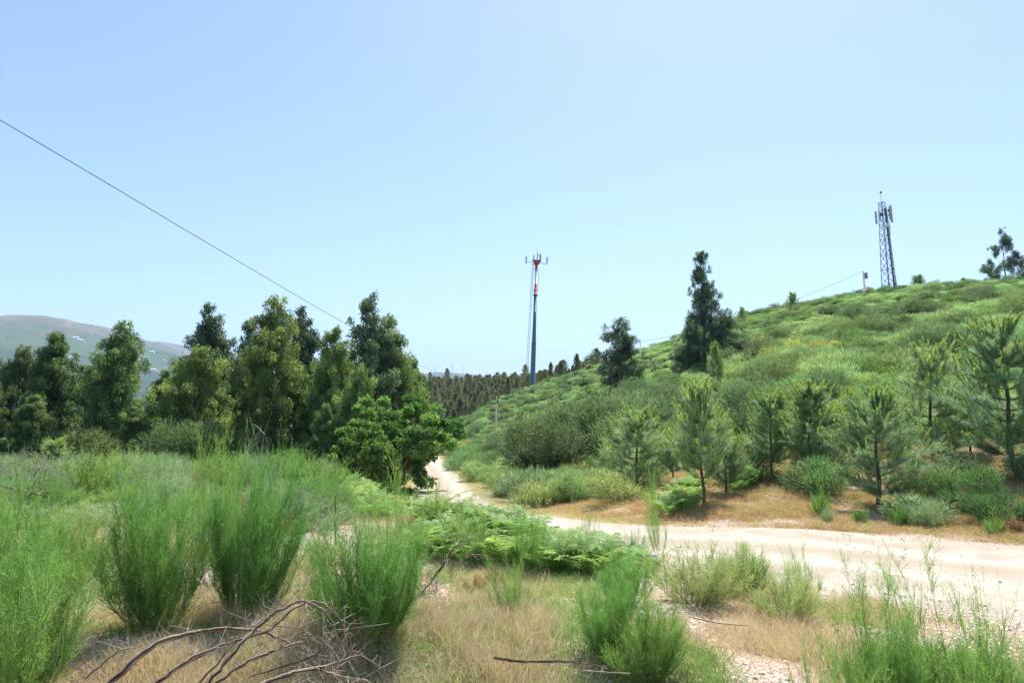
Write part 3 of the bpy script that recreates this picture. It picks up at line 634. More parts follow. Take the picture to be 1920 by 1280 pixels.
def broadleaf(seed, H, R, nl):
    r = np.random.default_rng(seed); g = Geo(r); t = Geo(r)
    t.tube([[0, 0, 0], [.05, 0, H * .3], [0, .1, H * .6]], [.16, .12, .07], 7)
    cl = []; 
    for k in range(120):
        d = r.normal(size=3); d /= np.linalg.norm(d); d[2] = abs(d[2]) * 1.0 if r.random() < .75 else -abs(d[2]) * .6
        rr = r.uniform(.45, 1.1); p = np.array([d[0] * R * rr, d[1] * R * rr, H * .5 + d[2] * H * (.5 if d[2] > 0 else .75) * rr]); cl.append(p)
        if k % 3 == 0: t.tube([[0, 0, H * r.uniform(.1, .4)], p * .5 + np.array([0, 0, H * .15]), p], [.05, .03, .012], 4)
    cl = np.array(cl); cs = r.uniform(.22, .52, len(cl)) * R / 2.6; ci = r.integers(0, len(cl), nl)
    d = r.normal(size=(nl, 3)); d /= np.linalg.norm(d, axis=1)[:, None]; d[:, 2] *= .6
    p = cl[ci] + d * (r.uniform(0, 1, nl) ** .4 * cs[ci])[:, None]
    ld = r.normal(0, .8, (nl, 3)) + np.array([0, 0, -.25]); ld /= np.linalg.norm(ld, axis=1)[:, None]
    L = r.uniform(.10, .22, nl); cv = r.uniform(0, .7, len(cl))
    cv = cv * 1.3; g.leaf(p, p + ld * L[:, None], L * .55, np.clip(cv[ci] + r.normal(.1, .15, nl), 0, 1))
    return g, t
C_T = tree_kind([(broadleaf(61, 5.6, 2.7, 48000), 5.6), (broadleaf(62, 3.5, 1.9, 20000), 3.5)], M_CHEST, M_PBARK, 'broadleaf')
tree(C_T, 0, 742, 36, 742, .98, 'bright green rounded broadleaf tree beside the road bend', name='broadleaf_tree', basez=-.9)
tree(C_T, 1, 683, 33, 800, .9, 'smaller bright green broadleaf tree hugging the rounded one at left', name='broadleaf_tree')
tree(C_T, 1, 852, 100, 783, .7, 'pale leafy small tree beyond the road end', name='broadleaf_tree')

# ------------------------------------------------------------------ pines
def pine(seed, H=3.2, R=1.0, nw=12, clear=.22, nd=75, candles=True, cl=.28):
    r = np.random.default_rng(seed); g = Geo(r); t = Geo(r); c = Geo(r)
    bx = np.cumsum(r.normal(0, .03, (8, 2)), 0); bx -= bx[0]; hs = np.linspace(0, H * .93, 8)
    t.tube(np.column_stack([bx, hs]), np.linspace(.018 * H, .012, 8), 7)
    shA = []; shB = []
    for w in range(nw):
        u = clear + (.93 - clear) * (w / (nw - 1)) ** .95; hz = u * H
        c0 = np.array([np.interp(hz, hs, bx[:, 0]), np.interp(hz, hs, bx[:, 1]), hz])
        L = np.interp(u, [clear, clear + .15, .6, .93], [.72, 1.0, .72, .22]) * R
        nb = r.integers(5, 8)
        for q in range(nb):
            a = r.uniform(0, 6.28); Lq = L * r.uniform(.75, 1.15); up = r.uniform(.35, .75) + .5 * (u > .7)
            d = np.array([math.cos(a), math.sin(a), up * .55]); e = c0 + d * Lq; e[2] += .12 * Lq
            m = c0 + d * Lq * .5; m[2] -= .04 * Lq
            t.tube([c0, m, e], [.013, .009, .005], 4)
            tipd = np.array([math.cos(a) * .45, math.sin(a) * .45, 1.0]); tipd /= np.linalg.norm(tipd)
            shA.append(m); shB.append(e); shA.append(c0 * .6 + m * .4); shB.append(m)
            cnd = [(e, tipd, r.uniform(.6, 1.1) * cl * (.7 + .6 * u))]
            for s in range(r.integers(4, 7)):
                f = r.uniform(.15, .95); b0 = m * (1 - f) + e * f if f > .5 else c0 * (1 - f) + m * f * 1.0 + c0 * 0
                b0 = c0 + (e - c0) * f; sd = d + r.normal(0, .55, 3); sd[2] = abs(sd[2]) * .6 + .15; sd /= np.linalg.norm(sd)
                e2 = b0 + sd * Lq * r.uniform(.25, .55) + np.array([0, 0, .06]); shA.append(b0); shB.append(e2)
                t.tube([b0, e2], [.006, .004], 3)
                if r.random() < .7: cnd.append((e2, tipd + r.normal(0, .12, 3), r.uniform(.4, .8) * cl * (.6 + .5 * u)))
            if candles:
                for p, dd, ll in cnd: addc(c, r, p, dd / np.linalg.norm(dd), ll)
    topp = np.array([bx[-1, 0], bx[-1, 1], H * .93]); addc(c, r, topp - np.array([0, 0, .05]), np.array([0, 0, 1.]), H * .10 + .05)
    for q in range(4):
        a = q * 1.57 + r.uniform(0, 1); addc(c, r, topp - np.array([0, 0, .1]), np.array([math.cos(a) * .35, math.sin(a) * .35, 1]), H * .07)
    A = np.array(shA); B = np.array(shB); n = len(A); k = n * nd; i = np.repeat(np.arange(n), nd); f = r.uniform(.05, 1.05, k)[:, None]
    p = A[i] * (1 - f) + B[i] * f; ax = B[i] - A[i]; ax /= np.linalg.norm(ax, axis=1)[:, None]
    rd = r.normal(size=(k, 3)); rd -= ax * (rd * ax).sum(1)[:, None]; rd /= np.linalg.norm(rd, axis=1)[:, None]
    dd = ax * r.uniform(.5, 1.1, (k, 1)) + rd + np.array([0, 0, .12]); dd /= np.linalg.norm(dd, axis=1)[:, None]
    sv = r.uniform(0, 1, n)
    g.blade(p, p + dd * r.uniform(.10, .19, (k, 1)), np.full(k, .0070), np.clip(sv[i] * .6 + r.normal(.15, .15, k), 0, 1))
    return g, t, c
def addc(c, r, p, d, L):
    n = 70; L = L * 1.5; f = r.uniform(0, 1, n)[:, None]; q = p + d * L * f
    rd = r.normal(size=(n, 3)); rd -= d * (rd @ d)[:, None]; rd /= np.linalg.norm(rd, axis=1)[:, None]
    dd = d * 1.5 + rd * .55; c.blade(q, q + dd * .05, np.full(n, .016), r.uniform(0, 1, n))
    c.tube([p, p + d * L], [.007, .004], 4, v=.4)
PN = []
for s, H, R, cr in ((71, 3.2, .95, .17), (72, 3.2, 1.05, .13), (73, 3.2, .9, .22), (74, 3.2, 1.15, .05)):
    a, b, c = pine(s, H, R, clear=cr, nd=95); PN.append((a.mesh('pine_needles', M_PINE), b.mesh('pine_trunk', M_PBARK, True, True), c.mesh('pine_candles', M_CANDLE)))
a, b, c = pine(75, 3.2, 1.35, nw=13, clear=.1, nd=110)
DENSE = (a.mesh('pine_needles', M_PINE), b.mesh('pine_trunk', M_PBARK, True, True), c.mesh('pine_candles', M_CANDLE))
def put_pine(px, base, top, w, k, label, group=None, Y=None):
    x, y, z = at(px, Y) if Y else hit(px, base)
    H = tpy(top) * y - z; me = DENSE if k < 0 else PN[k]
    o = empty('pine_tree', (x, y, z - .03), random.uniform(0, 6.28)); meta(o, label, 'tree', group)
    s = H / 3.2; wd = w * y / 1280 / (1.72 * (1.35 if k < 0 else 1.02)); o.scale = (wd, wd, s)
    link('needles', me[0], o); link('trunk', me[1], o); link('candles', me[2], o)
GP = 'young pines on the bank above the road'
for a in [
 (1195, 915, 770, 100, 3, 'bushy young pine leftmost on the bank, branches down to its foot'),
 (1320, 945, 722, 110, 2, 'tall slim pine with bare lower trunk at the bank edge'),
 (1362, 925, 800, 75, 0, 'small pine just right of the tall slim pine'),
 (1447, 893, 738, 90, 0, 'young pine with curved foot standing in orange grass'),
 (1522, 897, 725, 120, 2, 'young pine with leaning bare stem right of the orange grass'),
 (1645, 955, 738, 135, 1, 'pale yellow green pine standing closest to the road'),
 (1560, 880, 760, 70, 0, 'thin dark pine between the leaning pine and the palest pine'),
 (1750, 862, 655, 125, 3, 'dense dark pine with tall upright candles'),
 (1905, 890, 615, 170, 1, 'largest pine at the right edge with long upright shoots'),
 (1420, 800, 720, 40, 0, 'slim little pine up the slope behind the bank pines'),
 (1262, 905, 800, 50, 2, 'small pine between the bushy leftmost pine and the tall slim one'),
 (1600, 860, 735, 60, 0, 'slender pine just left of the palest pine, behind it'),
 (1820, 850, 715, 70, 0, 'slim pine between dense dark pine and the largest pine'),
]: put_pine(*a, group=GP)
for px, Y, top, w, lb in [(1345, 50, 650, 30, 'little pine on the slope under the tall hillside eucalyptus'), (1690, 42, 668, 34, 'little pine high above the palest pine'), (1540, 45, 688, 28, 'little pine above the leaning pine on the open slope'), (1722, 140, 517, 26, 'small pine on the skyline right of the lattice mast'), (1809, 140, 522, 18, 'tiny pine on the skyline between mast and slender eucalyptus'),
      (1440, 60, 690, 28, 'slim dark pine rising from the middle of the hillside'), (100, 24, 825, 70, 'pale green young pine in front of the left tree row'), (1392, 138, 577, 16, 'tiny pine on the ridge right of the tall hillside eucalyptus'),
      (1487, 138, 550, 24, 'small round pine on the ridge above the wire'), (1105, 200, 683, 16, 'thin bare-looking pine on the ridge left of smaller eucalyptus'), (976, 110, 770, 22, 'small dark pine on the slope below the red and white mast')]:
    put_pine(px, 0, top, w, 0, lb, None, Y)

# ------------------------------------------------------------------ shrubs on the bank
GB = 'shrubs on the bank above the road'
for k, a in enumerate([
 (B_MID, 1540, 968, 75, 62, 'round bright broom in front of the thin dark pine'),
 (B_GREY, 1552, 985, 45, 50, 'small grey green bush at the road edge under round bright broom'),
 (B_MID, 1555, 912, 60, 50, 'dusty green broom upslope behind the round bright broom'),
 (B_MID, 1615, 985, 55, 48, 'small fresh green broom left of the palest pine foot'),
 (B_GREY, 1730, 992, 120, 72, 'wide pale bush at road edge right of the palest pine'),
 (B_MID, 1690, 990, 55, 55, 'green broom touching left side of the wide pale bush'),
 (B_WEEP, 1795, 900, 130, 72, 'weeping grey green broom with combed drooping stems'),
 (B_GREY, 1720, 895, 80, 60, 'grey broom under the dense dark pine'),
 (B_MID, 1862, 1005, 62, 48, 'low green broom near the rusty bracken at right'),
 (B_MID, 1915, 985, 45, 70, 'broom cut by the right edge beside the road'),
 (B_YEL, 1075, 880, 60, 50, 'olive bush below the dark thicket'),
 (B_MID, 1060, 925, 50, 40, 'small round green broom on the orange slope'),
 (B_GREY, 1115, 900, 60, 60, 'grey green bush at foot of thicket left of the bushy pine'),
 (B_YEL, 985, 945, 50, 40, 'yellowish bush low on the bank right of the bend'),
 (B_GREY, 940, 935, 60, 45, 'dusty bush at the road edge just past the bend'),
 (B_YEL, 1035, 950, 50, 40, 'small olive bush above the reddish cut bank'),
 (B_SPIKY, 1225, 970, 45, 75, 'pale wispy broom in the shade of the bushy pine'),
 ]): plant(a[0], a[1], a[2], a[3], a[4], a[5], GB, vi=k)

# ------------------------------------------------------------------ dense hillside cover
def scatter(name, protos, P, S, label=None, seed=1, tilt=.12, kind='stuff', rot_normal=False):
    """one object: mesh vertices are plant positions, geometry nodes put a random plant on each"""
    r = np.random.default_rng(seed)
    pc = bpy.data.collections.new(name + '_sources')
    for k, me in enumerate(protos):
        ob = bpy.data.objects.new(name + '_source', me); pc.objects.link(ob)
    me = bpy.data.meshes.new(name); n = len(P)
    me.vertices.add(n); me.vertices.foreach_set('co', np.asarray(P, np.float32).ravel())
    a = me.attributes.new('rot', 'FLOAT_VECTOR', 'POINT'); rt = np.stack([r.normal(0, tilt, n), r.normal(0, tilt, n), r.uniform(0, 6.28, n)], 1)
    a.data.foreach_set('vector', rt.astype(np.float32).ravel())
    a = me.attributes.new('scl', 'FLOAT_VECTOR', 'POINT'); a.data.foreach_set('vector', np.asarray(S, np.float32).ravel())
    a = me.attributes.new('pick', 'INT', 'POINT'); a.data.foreach_set('value', r.integers(0, len(protos), n).astype(np.int32))
    ng = bpy.data.node_groups.new(name, 'GeometryNodeTree')
    ng.interface.new_socket('Geometry', in_out='INPUT', socket_type='NodeSocketGeometry'); ng.interface.new_socket('Geometry', in_out='OUTPUT', socket_type='NodeSocketGeometry')
    gi = ng.nodes.new('NodeGroupInput'); go = ng.nodes.new('NodeGroupOutput')
    ci = ng.nodes.new('GeometryNodeCollectionInfo'); ci.inputs['Collection'].default_value = pc; ci.inputs['Separate Children'].default_value = True; ci.inputs['Reset Children'].default_value = True
    ip = ng.nodes.new('GeometryNodeInstanceOnPoints'); ip.inputs['Pick Instance'].default_value = True
    def na(nm, dt):
        q = ng.nodes.new('GeometryNodeInputNamedAttribute'); q.data_type = dt; q.inputs['Name'].default_value = nm; return q.outputs[0]
    ng.links.new(gi.outputs[0], ip.inputs['Points']); ng.links.new(ci.outputs[0], ip.inputs['Instance'])
    ng.links.new(na('pick', 'INT'), ip.inputs['Instance Index'])
    er = ng.nodes.new('FunctionNodeEulerToRotation'); ng.links.new(na('rot', 'FLOAT_VECTOR'), er.inputs[0]); ng.links.new(er.outputs[0], ip.inputs['Rotation'])
    ng.links.new(na('scl', 'FLOAT_VECTOR'), ip.inputs['Scale']); ng.links.new(ip.outputs[0], go.inputs[0])
    o = link(name, me); md = o.modifiers.new('scatter', 'NODES'); md.node_group = ng
    return meta(o, label, None, None, kind)

def clump(seed, n=900, w=.03, L=.14, up=.5, flat=.8, k=8, stems=14, low=.2):
    """shrub of several merging domes of short shoots, unit width"""
    r = np.random.default_rng(seed); g = Geo(r)
    a = r.uniform(0, 6.28, k); q = np.sqrt(r.uniform(0, 1, k)) * .34
    cen = np.column_stack([np.cos(a) * q, np.sin(a) * q, r.uniform(low, .55, k) * (1.15 - q)]); rad = r.uniform(.15, .27, k)
    ci = r.integers(0, k, n); d = r.normal(size=(n, 3)); d[:, 2] += .35; d /= np.linalg.norm(d, axis=1)[:, None]
    p = cen[ci] + d * rad[ci][:, None] * r.uniform(.55, 1.08, (n, 1)); p[:, 2] = np.maximum(p[:, 2] * flat, .0)
    dd = d * .8 + r.normal(0, .35, (n, 3)) + np.array([0, 0, up]); dd /= np.linalg.norm(dd, axis=1)[:, None]
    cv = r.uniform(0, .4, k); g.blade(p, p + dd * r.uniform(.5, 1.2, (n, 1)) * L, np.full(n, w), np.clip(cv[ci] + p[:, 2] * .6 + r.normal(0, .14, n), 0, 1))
    for q in range(stems):
        a = r.uniform(0, 6.28); e = np.array([math.cos(a) * .3, math.sin(a) * .3, .45]); g.ribbon(np.zeros((1, 3)), e[None], .025, .012, 0.)
    return g
CL_A = [clump(s, 3600, .010, .10).mesh('hill_broom', M_HILL) for s in (101, 102, 103, 104)]
CL_F = [clump(s, 1900, .020, .10).mesh('far_hill_broom', M_HILL) for s in (105, 106, 107)]
CL_Y = [clump(s, 2400, .014, .10, .5).mesh('olive_hill_shrub', M_BROOMY) for s in (108, 109)]
CL_G = [clump(s, 2400, .014, .12, .5).mesh('grey_hill_shrub', M_BROOMG) for s in (110, 111)]
CL_T = [clump(s, 3000, .013, .08, .3, 1.3, 9, 90, .42).mesh('thicket_shrub', M_THICKET) for s in (112, 113)]

def wedge(n, r0, r1, t0, t1, rng, p=2.0):
    rr = (rng.uniform(0, 1, n) * (r1 ** p - r0 ** p) + r0 ** p) ** (1 / p); th = rng.uniform(R_(t0), R_(t1), n)
    return rr * np.sin(th), rr * np.cos(th), rr
rg = np.random.default_rng(55)
LAND = [(800, 'beyond the bend of the road'), (905, 'above the inner verge of the far road'), (985, 'right of the timber pole'), (1060, 'below the dark thicket'), (1140, 'left of the bushy leftmost pine'), (1195, 'behind the bushy leftmost pine'),
  (1260, 'between the bushy pine and the tall slim pine'), (1320, 'behind the tall slim pine'), (1400, 'left of the pine with curved foot'), (1447, 'behind the pine with curved foot'), (1522, 'behind the leaning pine'),
  (1600, 'left of the palest pine'), (1645, 'behind the palest pine'), (1700, 'between palest pine and dense dark pine'), (1750, 'behind the dense dark pine'), (1830, 'right of the dense dark pine'), (1905, 'behind the largest pine'), (9999, 'at the right edge')]
USED = {}
def where(x, y, z, what):
    px, _ = proj(x, y, z); w = min(LAND[:-1], key=lambda a: abs(a[0] - px))[1] if px < 1950 else LAND[-1][1]
    lb = what + ' ' + w
    k = USED.get(lb, 0); USED[lb] = k + 1
    rows = ['', ', next uphill', ', third uphill', ', fourth uphill', ', fifth uphill', ', higher up']
    return lb + rows[min(k, 5)]
# lower hillside: nearest shrubs one by one, then one mass
x, y, rr = wedge(60000, 17, 90, -8, 45, rg, 1.4)
d, _ = road_d(x, y); right = True
side = np.array([x_ > np.interp(y_, redge[60:, 1][np.argsort(redge[60:, 1])], redge[60:, 0][np.argsort(redge[60:, 1])]) for x_, y_ in zip(x, y)])
dens = sstep(HWD + 1.0, HWD + 6, d) * .9 + .05
azr = np.degrees(np.arctan2(x, y)); bank = ((azr > 7) & (rr < 26.5)) | ((azr > 2.5) & (rr < 24)) | ((azr > 15) & (rr < 26.5)) | ((azr > 28) & (rr < 28))
dens = np.where(bank, dens * .006, dens)
keep = side & (rg.uniform(0, 1, len(x)) < dens) & (d > HWD + .7)
x, y, rr, d = x[keep], y[keep], rr[keep], d[keep]
sel = []; cell = {}
for k in np.argsort(rr):
    sp = .86 + .004 * rr[k]; key = (int(x[k] // 1.2), int(y[k] // 1.2)); ok = True
    for a in (-1, 0, 1):
        for b in (-1, 0, 1):
            for q in cell.get((key[0] + a, key[1] + b), ()):
                if (x[q] - x[k]) ** 2 + (y[q] - y[k]) ** 2 < sp * sp: ok = False; break
    if ok: sel.append(k); cell.setdefault(key, []).append(k)
sel = np.array(sel); x, y, rr, d = x[sel], y[sel], rr[sel], d[sel]; z = ground(x, y)
NI = 260
kinds = [(CL_A, 'bright green broom', 'green'), (CL_Y, 'olive yellow shrub', 'olive'), (CL_G, 'grey green shrub', 'grey')]
for k in range(min(NI, len(x))):
    pY = .35 if x[k] < 5 else .15
    q = random.random(); kd = kinds[1] if q < pY else kinds[2] if q < pY + .25 else kinds[0]
    o = link('hillside_shrub', random.choice(kd[0])); o.location = (x[k], y[k], z[k] - .05)
    s = random.uniform(1.2, 2.2); o.scale = (s * 1.1, s * 1.1, s * random.uniform(.7, 1.15)); o.rotation_euler = (0, 0, random.uniform(0, 6.28))
    meta(o, where(x[k], y[k], z[k], ('tall ' if o.scale[2] > 1.9 else 'low ' if o.scale[2] < 1.2 else '') + kd[1]), 'shrub', kd[2] + ' shrubs at the foot of the hillside')
x2, y2, z2, r2 = x[NI:], y[NI:], z[NI:], rr[NI:]
sc = (1.0 + 1.8 * rg.uniform(0, 1, len(x2)) ** 2.2)[:, None] * np.array([1.25, 1.25, 1.0]) * (1 + .003 * r2[:, None])
scatter('hillside_broom_cover', CL_A + CL_A[:2] + CL_Y[:1] + CL_G[:1] + CL_T[:1], np.stack([x2, y2, z2 - .05], 1), sc, 'dense green broom scrub covering the whole right hillside', 3)
gx, gy = np.meshgrid(np.arange(-40, 205, 1.45), np.arange(55, 262, 1.45)); x = (gx + rg.uniform(-.9, .9, gx.shape)).ravel(); y = (gy + rg.uniform(-.9, .9, gx.shape)).ravel(); rr = np.hypot(x, y); az_ = np.degrees(np.arctan2(x, y))
k = (rr > 88) & (rr < 268) & (az_ > -8) & (az_ < 47) & (fbm(x / 5, y / 5, 91) > -.17); x, y = x[k], y[k]; z = ground(x, y)
sc = (1.1 + 1.9 * rg.uniform(0, 1, len(x)) ** 2.5)[:, None] * np.array([1.35, 1.35, .85])
scatter('upper_hillside_cover', CL_F + CL_F + CL_F[:1] + CL_T[:1], np.stack([x, y, z - .1], 1), sc, 'green scrub on the upper hillside up to the skyline', 4)
# dark thicket
GT = 'tall dark bushes of the thicket below the hillside'
for k in range(46):
    px = random.uniform(985, 1265) if k < 30 else random.uniform(1240, 1560); Y = random.uniform(31, 43) if k < 30 else random.uniform(27, 33)
    xx, yy, z_ = at(px, Y); o = link('thicket_bush', random.choice(CL_T)); o.location = (xx, yy, z_ - .1); s = random.uniform(2.8, 4.2) * (1 if k < 30 else .7)
    o.scale = (s, s, s * random.uniform(.75, 1.0)); o.rotation_euler[2] = random.uniform(0, 6.28)
    meta(o, where(xx, yy, z_, 'dark leafy thicket bush'), 'bush', GT)

for k in range(38):
    px = -40 + k * 19.5 + random.uniform(-8, 8); Y = random.uniform(37, 46); xx, yy, z_ = at(px, Y); o = link('undergrowth_bush', random.choice(CL_T)); o.location = (xx, yy, z_ - .9)
    s = random.uniform(2.2, 3.6); o.scale = (s, s, s); o.rotation_euler[2] = random.uniform(0, 6.28)
    meta(o, 'shaded bush at foot of the eucalyptus row, ' + ('left' if px < 200 else 'middle' if px < 500 else 'right') + ' part', 'bush', 'shaded bushes under the eucalyptus row')
# ------------------------------------------------------------------ ferns
def fern(seed, n=9):
    r = np.random.default_rng(seed); g = Geo(r)
    for k in range(n):
        a = k * 6.28 / n + r.uniform(-.4, .4); L = r.uniform(.65, 1.05); ln_ = r.uniform(.3, .62); d = np.array([math.cos(a), math.sin(a), 0]); s = np.array([-math.sin(a), math.cos(a), 0])
        t = np.linspace(0, 1, 19)[:, None]; P = d * L * ln_ * t ** 1.7 + np.array([0, 0, 1.]) * L * (1.05 * t - .38 * t ** 2.6)
        g.ribbon(P[:-1], P[1:], .010, .008, .1)
        for i in range(6, 19):
            u = i / 18; ln = .23 * L * math.sin(min(1, (1.03 - u) * 1.6) * 1.57) + .01; ax = P[min(i + 1, 18)] - P[i - 1]; ax /= np.linalg.norm(ax)
            for sg in (-1, 1):
                pd = s * sg * .9 + ax * r.uniform(.2, .5) + np.array([0, 0, r.normal(-.1, .16)]); q = np.linspace(.1, 1, 8)[:, None]
                B = P[i] + pd * ln * q - np.array([0, 0, .12]) * ln * q ** 2; w = (.030 * (1 - q * .7) + .004); tv = r.uniform(.1, .9)
                for s2 in (-1, 1):
                    T = B + ax * s2 * w + pd * .012 + r.normal(0, .003, B.shape); e = pd * .009
                    g.tris(np.stack([B - e, B + e, T], 1), tv)
    return g
FM = [fern(s).mesh('bracken_fern', M_FERN) for s in (121, 122, 123)]
fp = []
for k in range(7000):
    if k < 5000: px = random.uniform(800, 1235); Y = random.uniform(9.8, 15.2)
    else: px = random.uniform(640, 805); Y = random.uniform(16, 25)
    if px > 1060 and Y > 13.2: continue
    if k < 5000 and px < 940 and Y > 12.6: continue
    if px > 1150 and Y < 10.6: continue
    X = (px - 960) / 1280 * Y
    if any((X - a) ** 2 + (Y - b) ** 2 < (.05 if k < 5000 else .10) for a, b, _ in fp): continue
    fp.append((X, Y, px))
for k in range(26):
    px = random.uniform(1225, 1300) if k < 18 else random.uniform(1370, 1405); Y = random.uniform(17.2, 20.5) if k < 18 else random.uniform(20, 21.5); fp.append(((px - 960) / 1280 * Y, Y, 2000))
fz = ground(np.array([a[0] for a in fp]), np.array([a[1] for a in fp])); fd, _ = road_d(np.array([a[0] for a in fp]), np.array([a[1] for a in fp]))
for (X, Y, px), z, dd in zip(fp, fz, fd):
    if dd < HWD + .3: continue
    o = link('bracken_fern', random.choice(FM)); o.location = (X, Y, float(z) - .12); s = random.uniform(.75, 1.1)
    o.scale = (s, s, s * .9); o.rotation_euler = (random.uniform(-.2, .2), random.uniform(-.2, .2), random.uniform(0, 6.28))
    if px == 2000: meta(o, 'pale bracken fern on the bank between the pines', 'fern', 'bracken ferns on the pine bank')
    elif Y > 15.5: meta(o, 'light green bracken fern on the mound, ' + ('under the broadleaf tree' if px < 735 else 'beside the bend'), 'fern', 'bracken ferns on the mound')
    else: meta(o, 'light green bracken fern in the ' + ('front' if Y < 12 else 'back') + ' of the bed, ' + ('left end' if px < 905 else 'middle' if px < 1080 else 'right end'), 'fern', 'bracken ferns in the bed before the road')

# ------------------------------------------------------------------ grass, litter and stones
def tuft(seed, n=46, h=.30, w=.005, spread=.07, lean=.35, heads=0.):
    r = np.random.default_rng(seed); g = Geo(r)
    b = np.column_stack([r.normal(0, spread, n), r.normal(0, spread, n), np.zeros(n)]); d = np.column_stack([r.normal(0, lean, n), r.normal(0, lean, n), np.ones(n)])
    L = r.uniform(.45, 1.1, n)[:, None] * h; m = b + d * L * .55; e = m + (d * np.array([1.9, 1.9, .7])) * L * .4
    v = r.uniform(0, 1, n); g.ribbon(b, m, w, w * .8, v); g.blade(m, e, w * .8, v)
    return g
TF = [tuft(s, 44, .15, .0035, .09, .5) .mesh('dry_tuft', M_STRAW) for s in (131, 132, 133)] + [tuft(s, 30, .27, .0030, .07, .28).mesh('tall_dry_tuft', M_STRAW) for s in (134, 135)]
TG = [tuft(s, 40, .13, .0045, .09, .45).mesh('green_tuft', M_GGRASS) for s in (136, 137)]
x, y, rr = wedge(30000, 3.4, 16, -42, 42, rg, 1.5); d, _ = road_d(x, y)
den = np.clip(.12 + 3.0 * fbm(x / 1.4, y / 1.4, 77, 3) + .30 * sstep(.5, -.8, x) * sstep(8, 5.5, y) - .28 * sstep(-.5, .3, x) * sstep(2.6, 1.8, x), .01, 1)
k = (d > HWD + .15) & (rg.uniform(0, 1, len(x)) < den)
x, y = x[k], y[k]; z = ground(x, y); s = rg.uniform(.45, 1.25, len(x))[:, None] * np.ones((1, 3))
scatter('dry_grass', TF, np.stack([x, y, z - .01], 1), s, 'straw coloured dry grass over the foreground clearing', 6)
x, y, rr = wedge(26000, 12, 30, 2, 42, rg, 1.4); d, _ = road_d(x, y); k = (d > HWD + .1) & (y > 12) & (fbm(x / 1.2, y / 1.2, 41) + rg.uniform(-.2, .2, len(x)) > -.06)
x, y = x[k], y[k]; z = ground(x, y); s = rg.uniform(.5, 1.2, len(x))[:, None] * np.array([1.3, 1.3, .8])
TFB = [tuft(s_, 44, .16, .006, .10, .5).mesh('rusty_tuft', M_STRAWB) for s_ in (151, 152)]
scatter('bank_dry_grass', TFB + TG[:1] + TFB, np.stack([x, y, z - .01], 1), s, 'orange dry grass on the bank under the pines', 7)
x, y, rr = wedge(14000, 3.6, 15, -42, 42, rg, 1.4); d, _ = road_d(x, y); k = (d > HWD + .1) & (fbm(x / 2, y / 2, 5) > .11)
k |= (np.degrees(np.arctan2(x, y)) > 30) & (rr < 8) & (d > HWD + .1)
x, y = x[k], y[k]; z = ground(x, y); s = rg.uniform(.5, 1.3, len(x))[:, None] * np.ones((1, 3))
scatter('green_grass', TG, np.stack([x, y, z - .01], 1), s, 'sparse green grass mixed into the dry clearing', 8)
x, y, rr = wedge(60000, 16, 110, -12, 12, rg, 1.2); d, _ = road_d(x, y); k = (d > HWD - .35) & (d < HWD + .8)
x, y = x[k], y[k]; z = ground(x, y); s = rg.uniform(.5, 1.2, len(x))[:, None] * np.array([1.3, 1.3, .7]) * (1 + (y[:, None] - 16) * .012)
scatter('verge_grass', TF[:2] + TG, np.stack([x, y, z - .01], 1), s, 'yellowish grass verge along the dirt road', 9)
def pebble(seed):
    r = np.random.default_rng(seed); g = Geo(r)
    th = np.arange(6) * math.pi / 3; rings = [np.column_stack([np.cos(th) * a, np.sin(th) * a, np.full(6, h)]) * r.uniform(.8, 1.2, (6, 1)) for a, h in ((.5, -.15), (.5, .1), (.28, .32))]
    rings = np.array(rings); nx = np.roll(rings, -1, 1); g.quads(np.stack([rings[:-1], nx[:-1], nx[1:], rings[1:]], 2).reshape(-1, 4, 3))
    g.tris(np.stack([np.broadcast_to(rings[-1].mean(0) + [0, 0, .03], (6, 3)), rings[-1], nx[-1]], 1)); return g
PB = [pebble(s).mesh('stone', M_STONE, False, True) for s in (141, 142, 143)]
def chip(seed):
    r = np.random.default_rng(seed); g = Geo(r); g.box((0, 0, .05), (1, .35, .08)); g.tube([[-.6, .3, .05], [0, .2, .12], [.7, -.3, .06]], [.03, .04, .02], 4); return g
CH = [chip(1).mesh('bark_chip', M_LITTER)]
x, y, rr = wedge(52000, 3.4, 15, -36, 36, rg, 1.4); d, _ = road_d(x, y); k = (d > HWD * .9) & (rg.uniform(0, 1, len(x)) < np.clip(.3 - 2.4 * fbm(x / 1.4, y / 1.4, 77, 3), .02, 1))
x, y = x[k], y[k]; z = ground(x, y); s = (rg.uniform(0, 1, len(x)) ** 3 * .05 + .010)[:, None] * np.ones((1, 3))
scatter('loose_pebbles', PB, np.stack([x, y, z], 1), s, 'pale pebbles scattered over the clearing', 10)
x, y, rr = wedge(14000, 3.4, 14, -36, 36, rg, 1.4); d, _ = road_d(x, y); k = (d > HWD + .2) & (fbm(x / 1.1, y / 1.1, 31) > 0.02)
x, y = x[k], y[k]; z = ground(x, y); s = rg.uniform(.015, .065, len(x))[:, None] * np.ones((1, 3))
scatter('bark_litter', CH, np.stack([x, y, z], 1), s, 'brown bark chips and cone litter on the ground', 11)
x, y, rr = wedge(26000, 7, 40, -10, 45, rg, 1.2); d, _ = road_d(x, y); k = (d < HWD + .5) & ((d > HWD - .55) | (rg.uniform(0, 1, len(x)) < .12))
x, y = x[k], y[k]; z = ground(x, y) + .04; s = (rg.uniform(0, 1, len(x)) ** 4 * .04 + .009)[:, None] * np.ones((1, 3))
scatter('road_gravel', PB, np.stack([x, y, z], 1), s, 'coarse pale gravel along both road edges', 12)
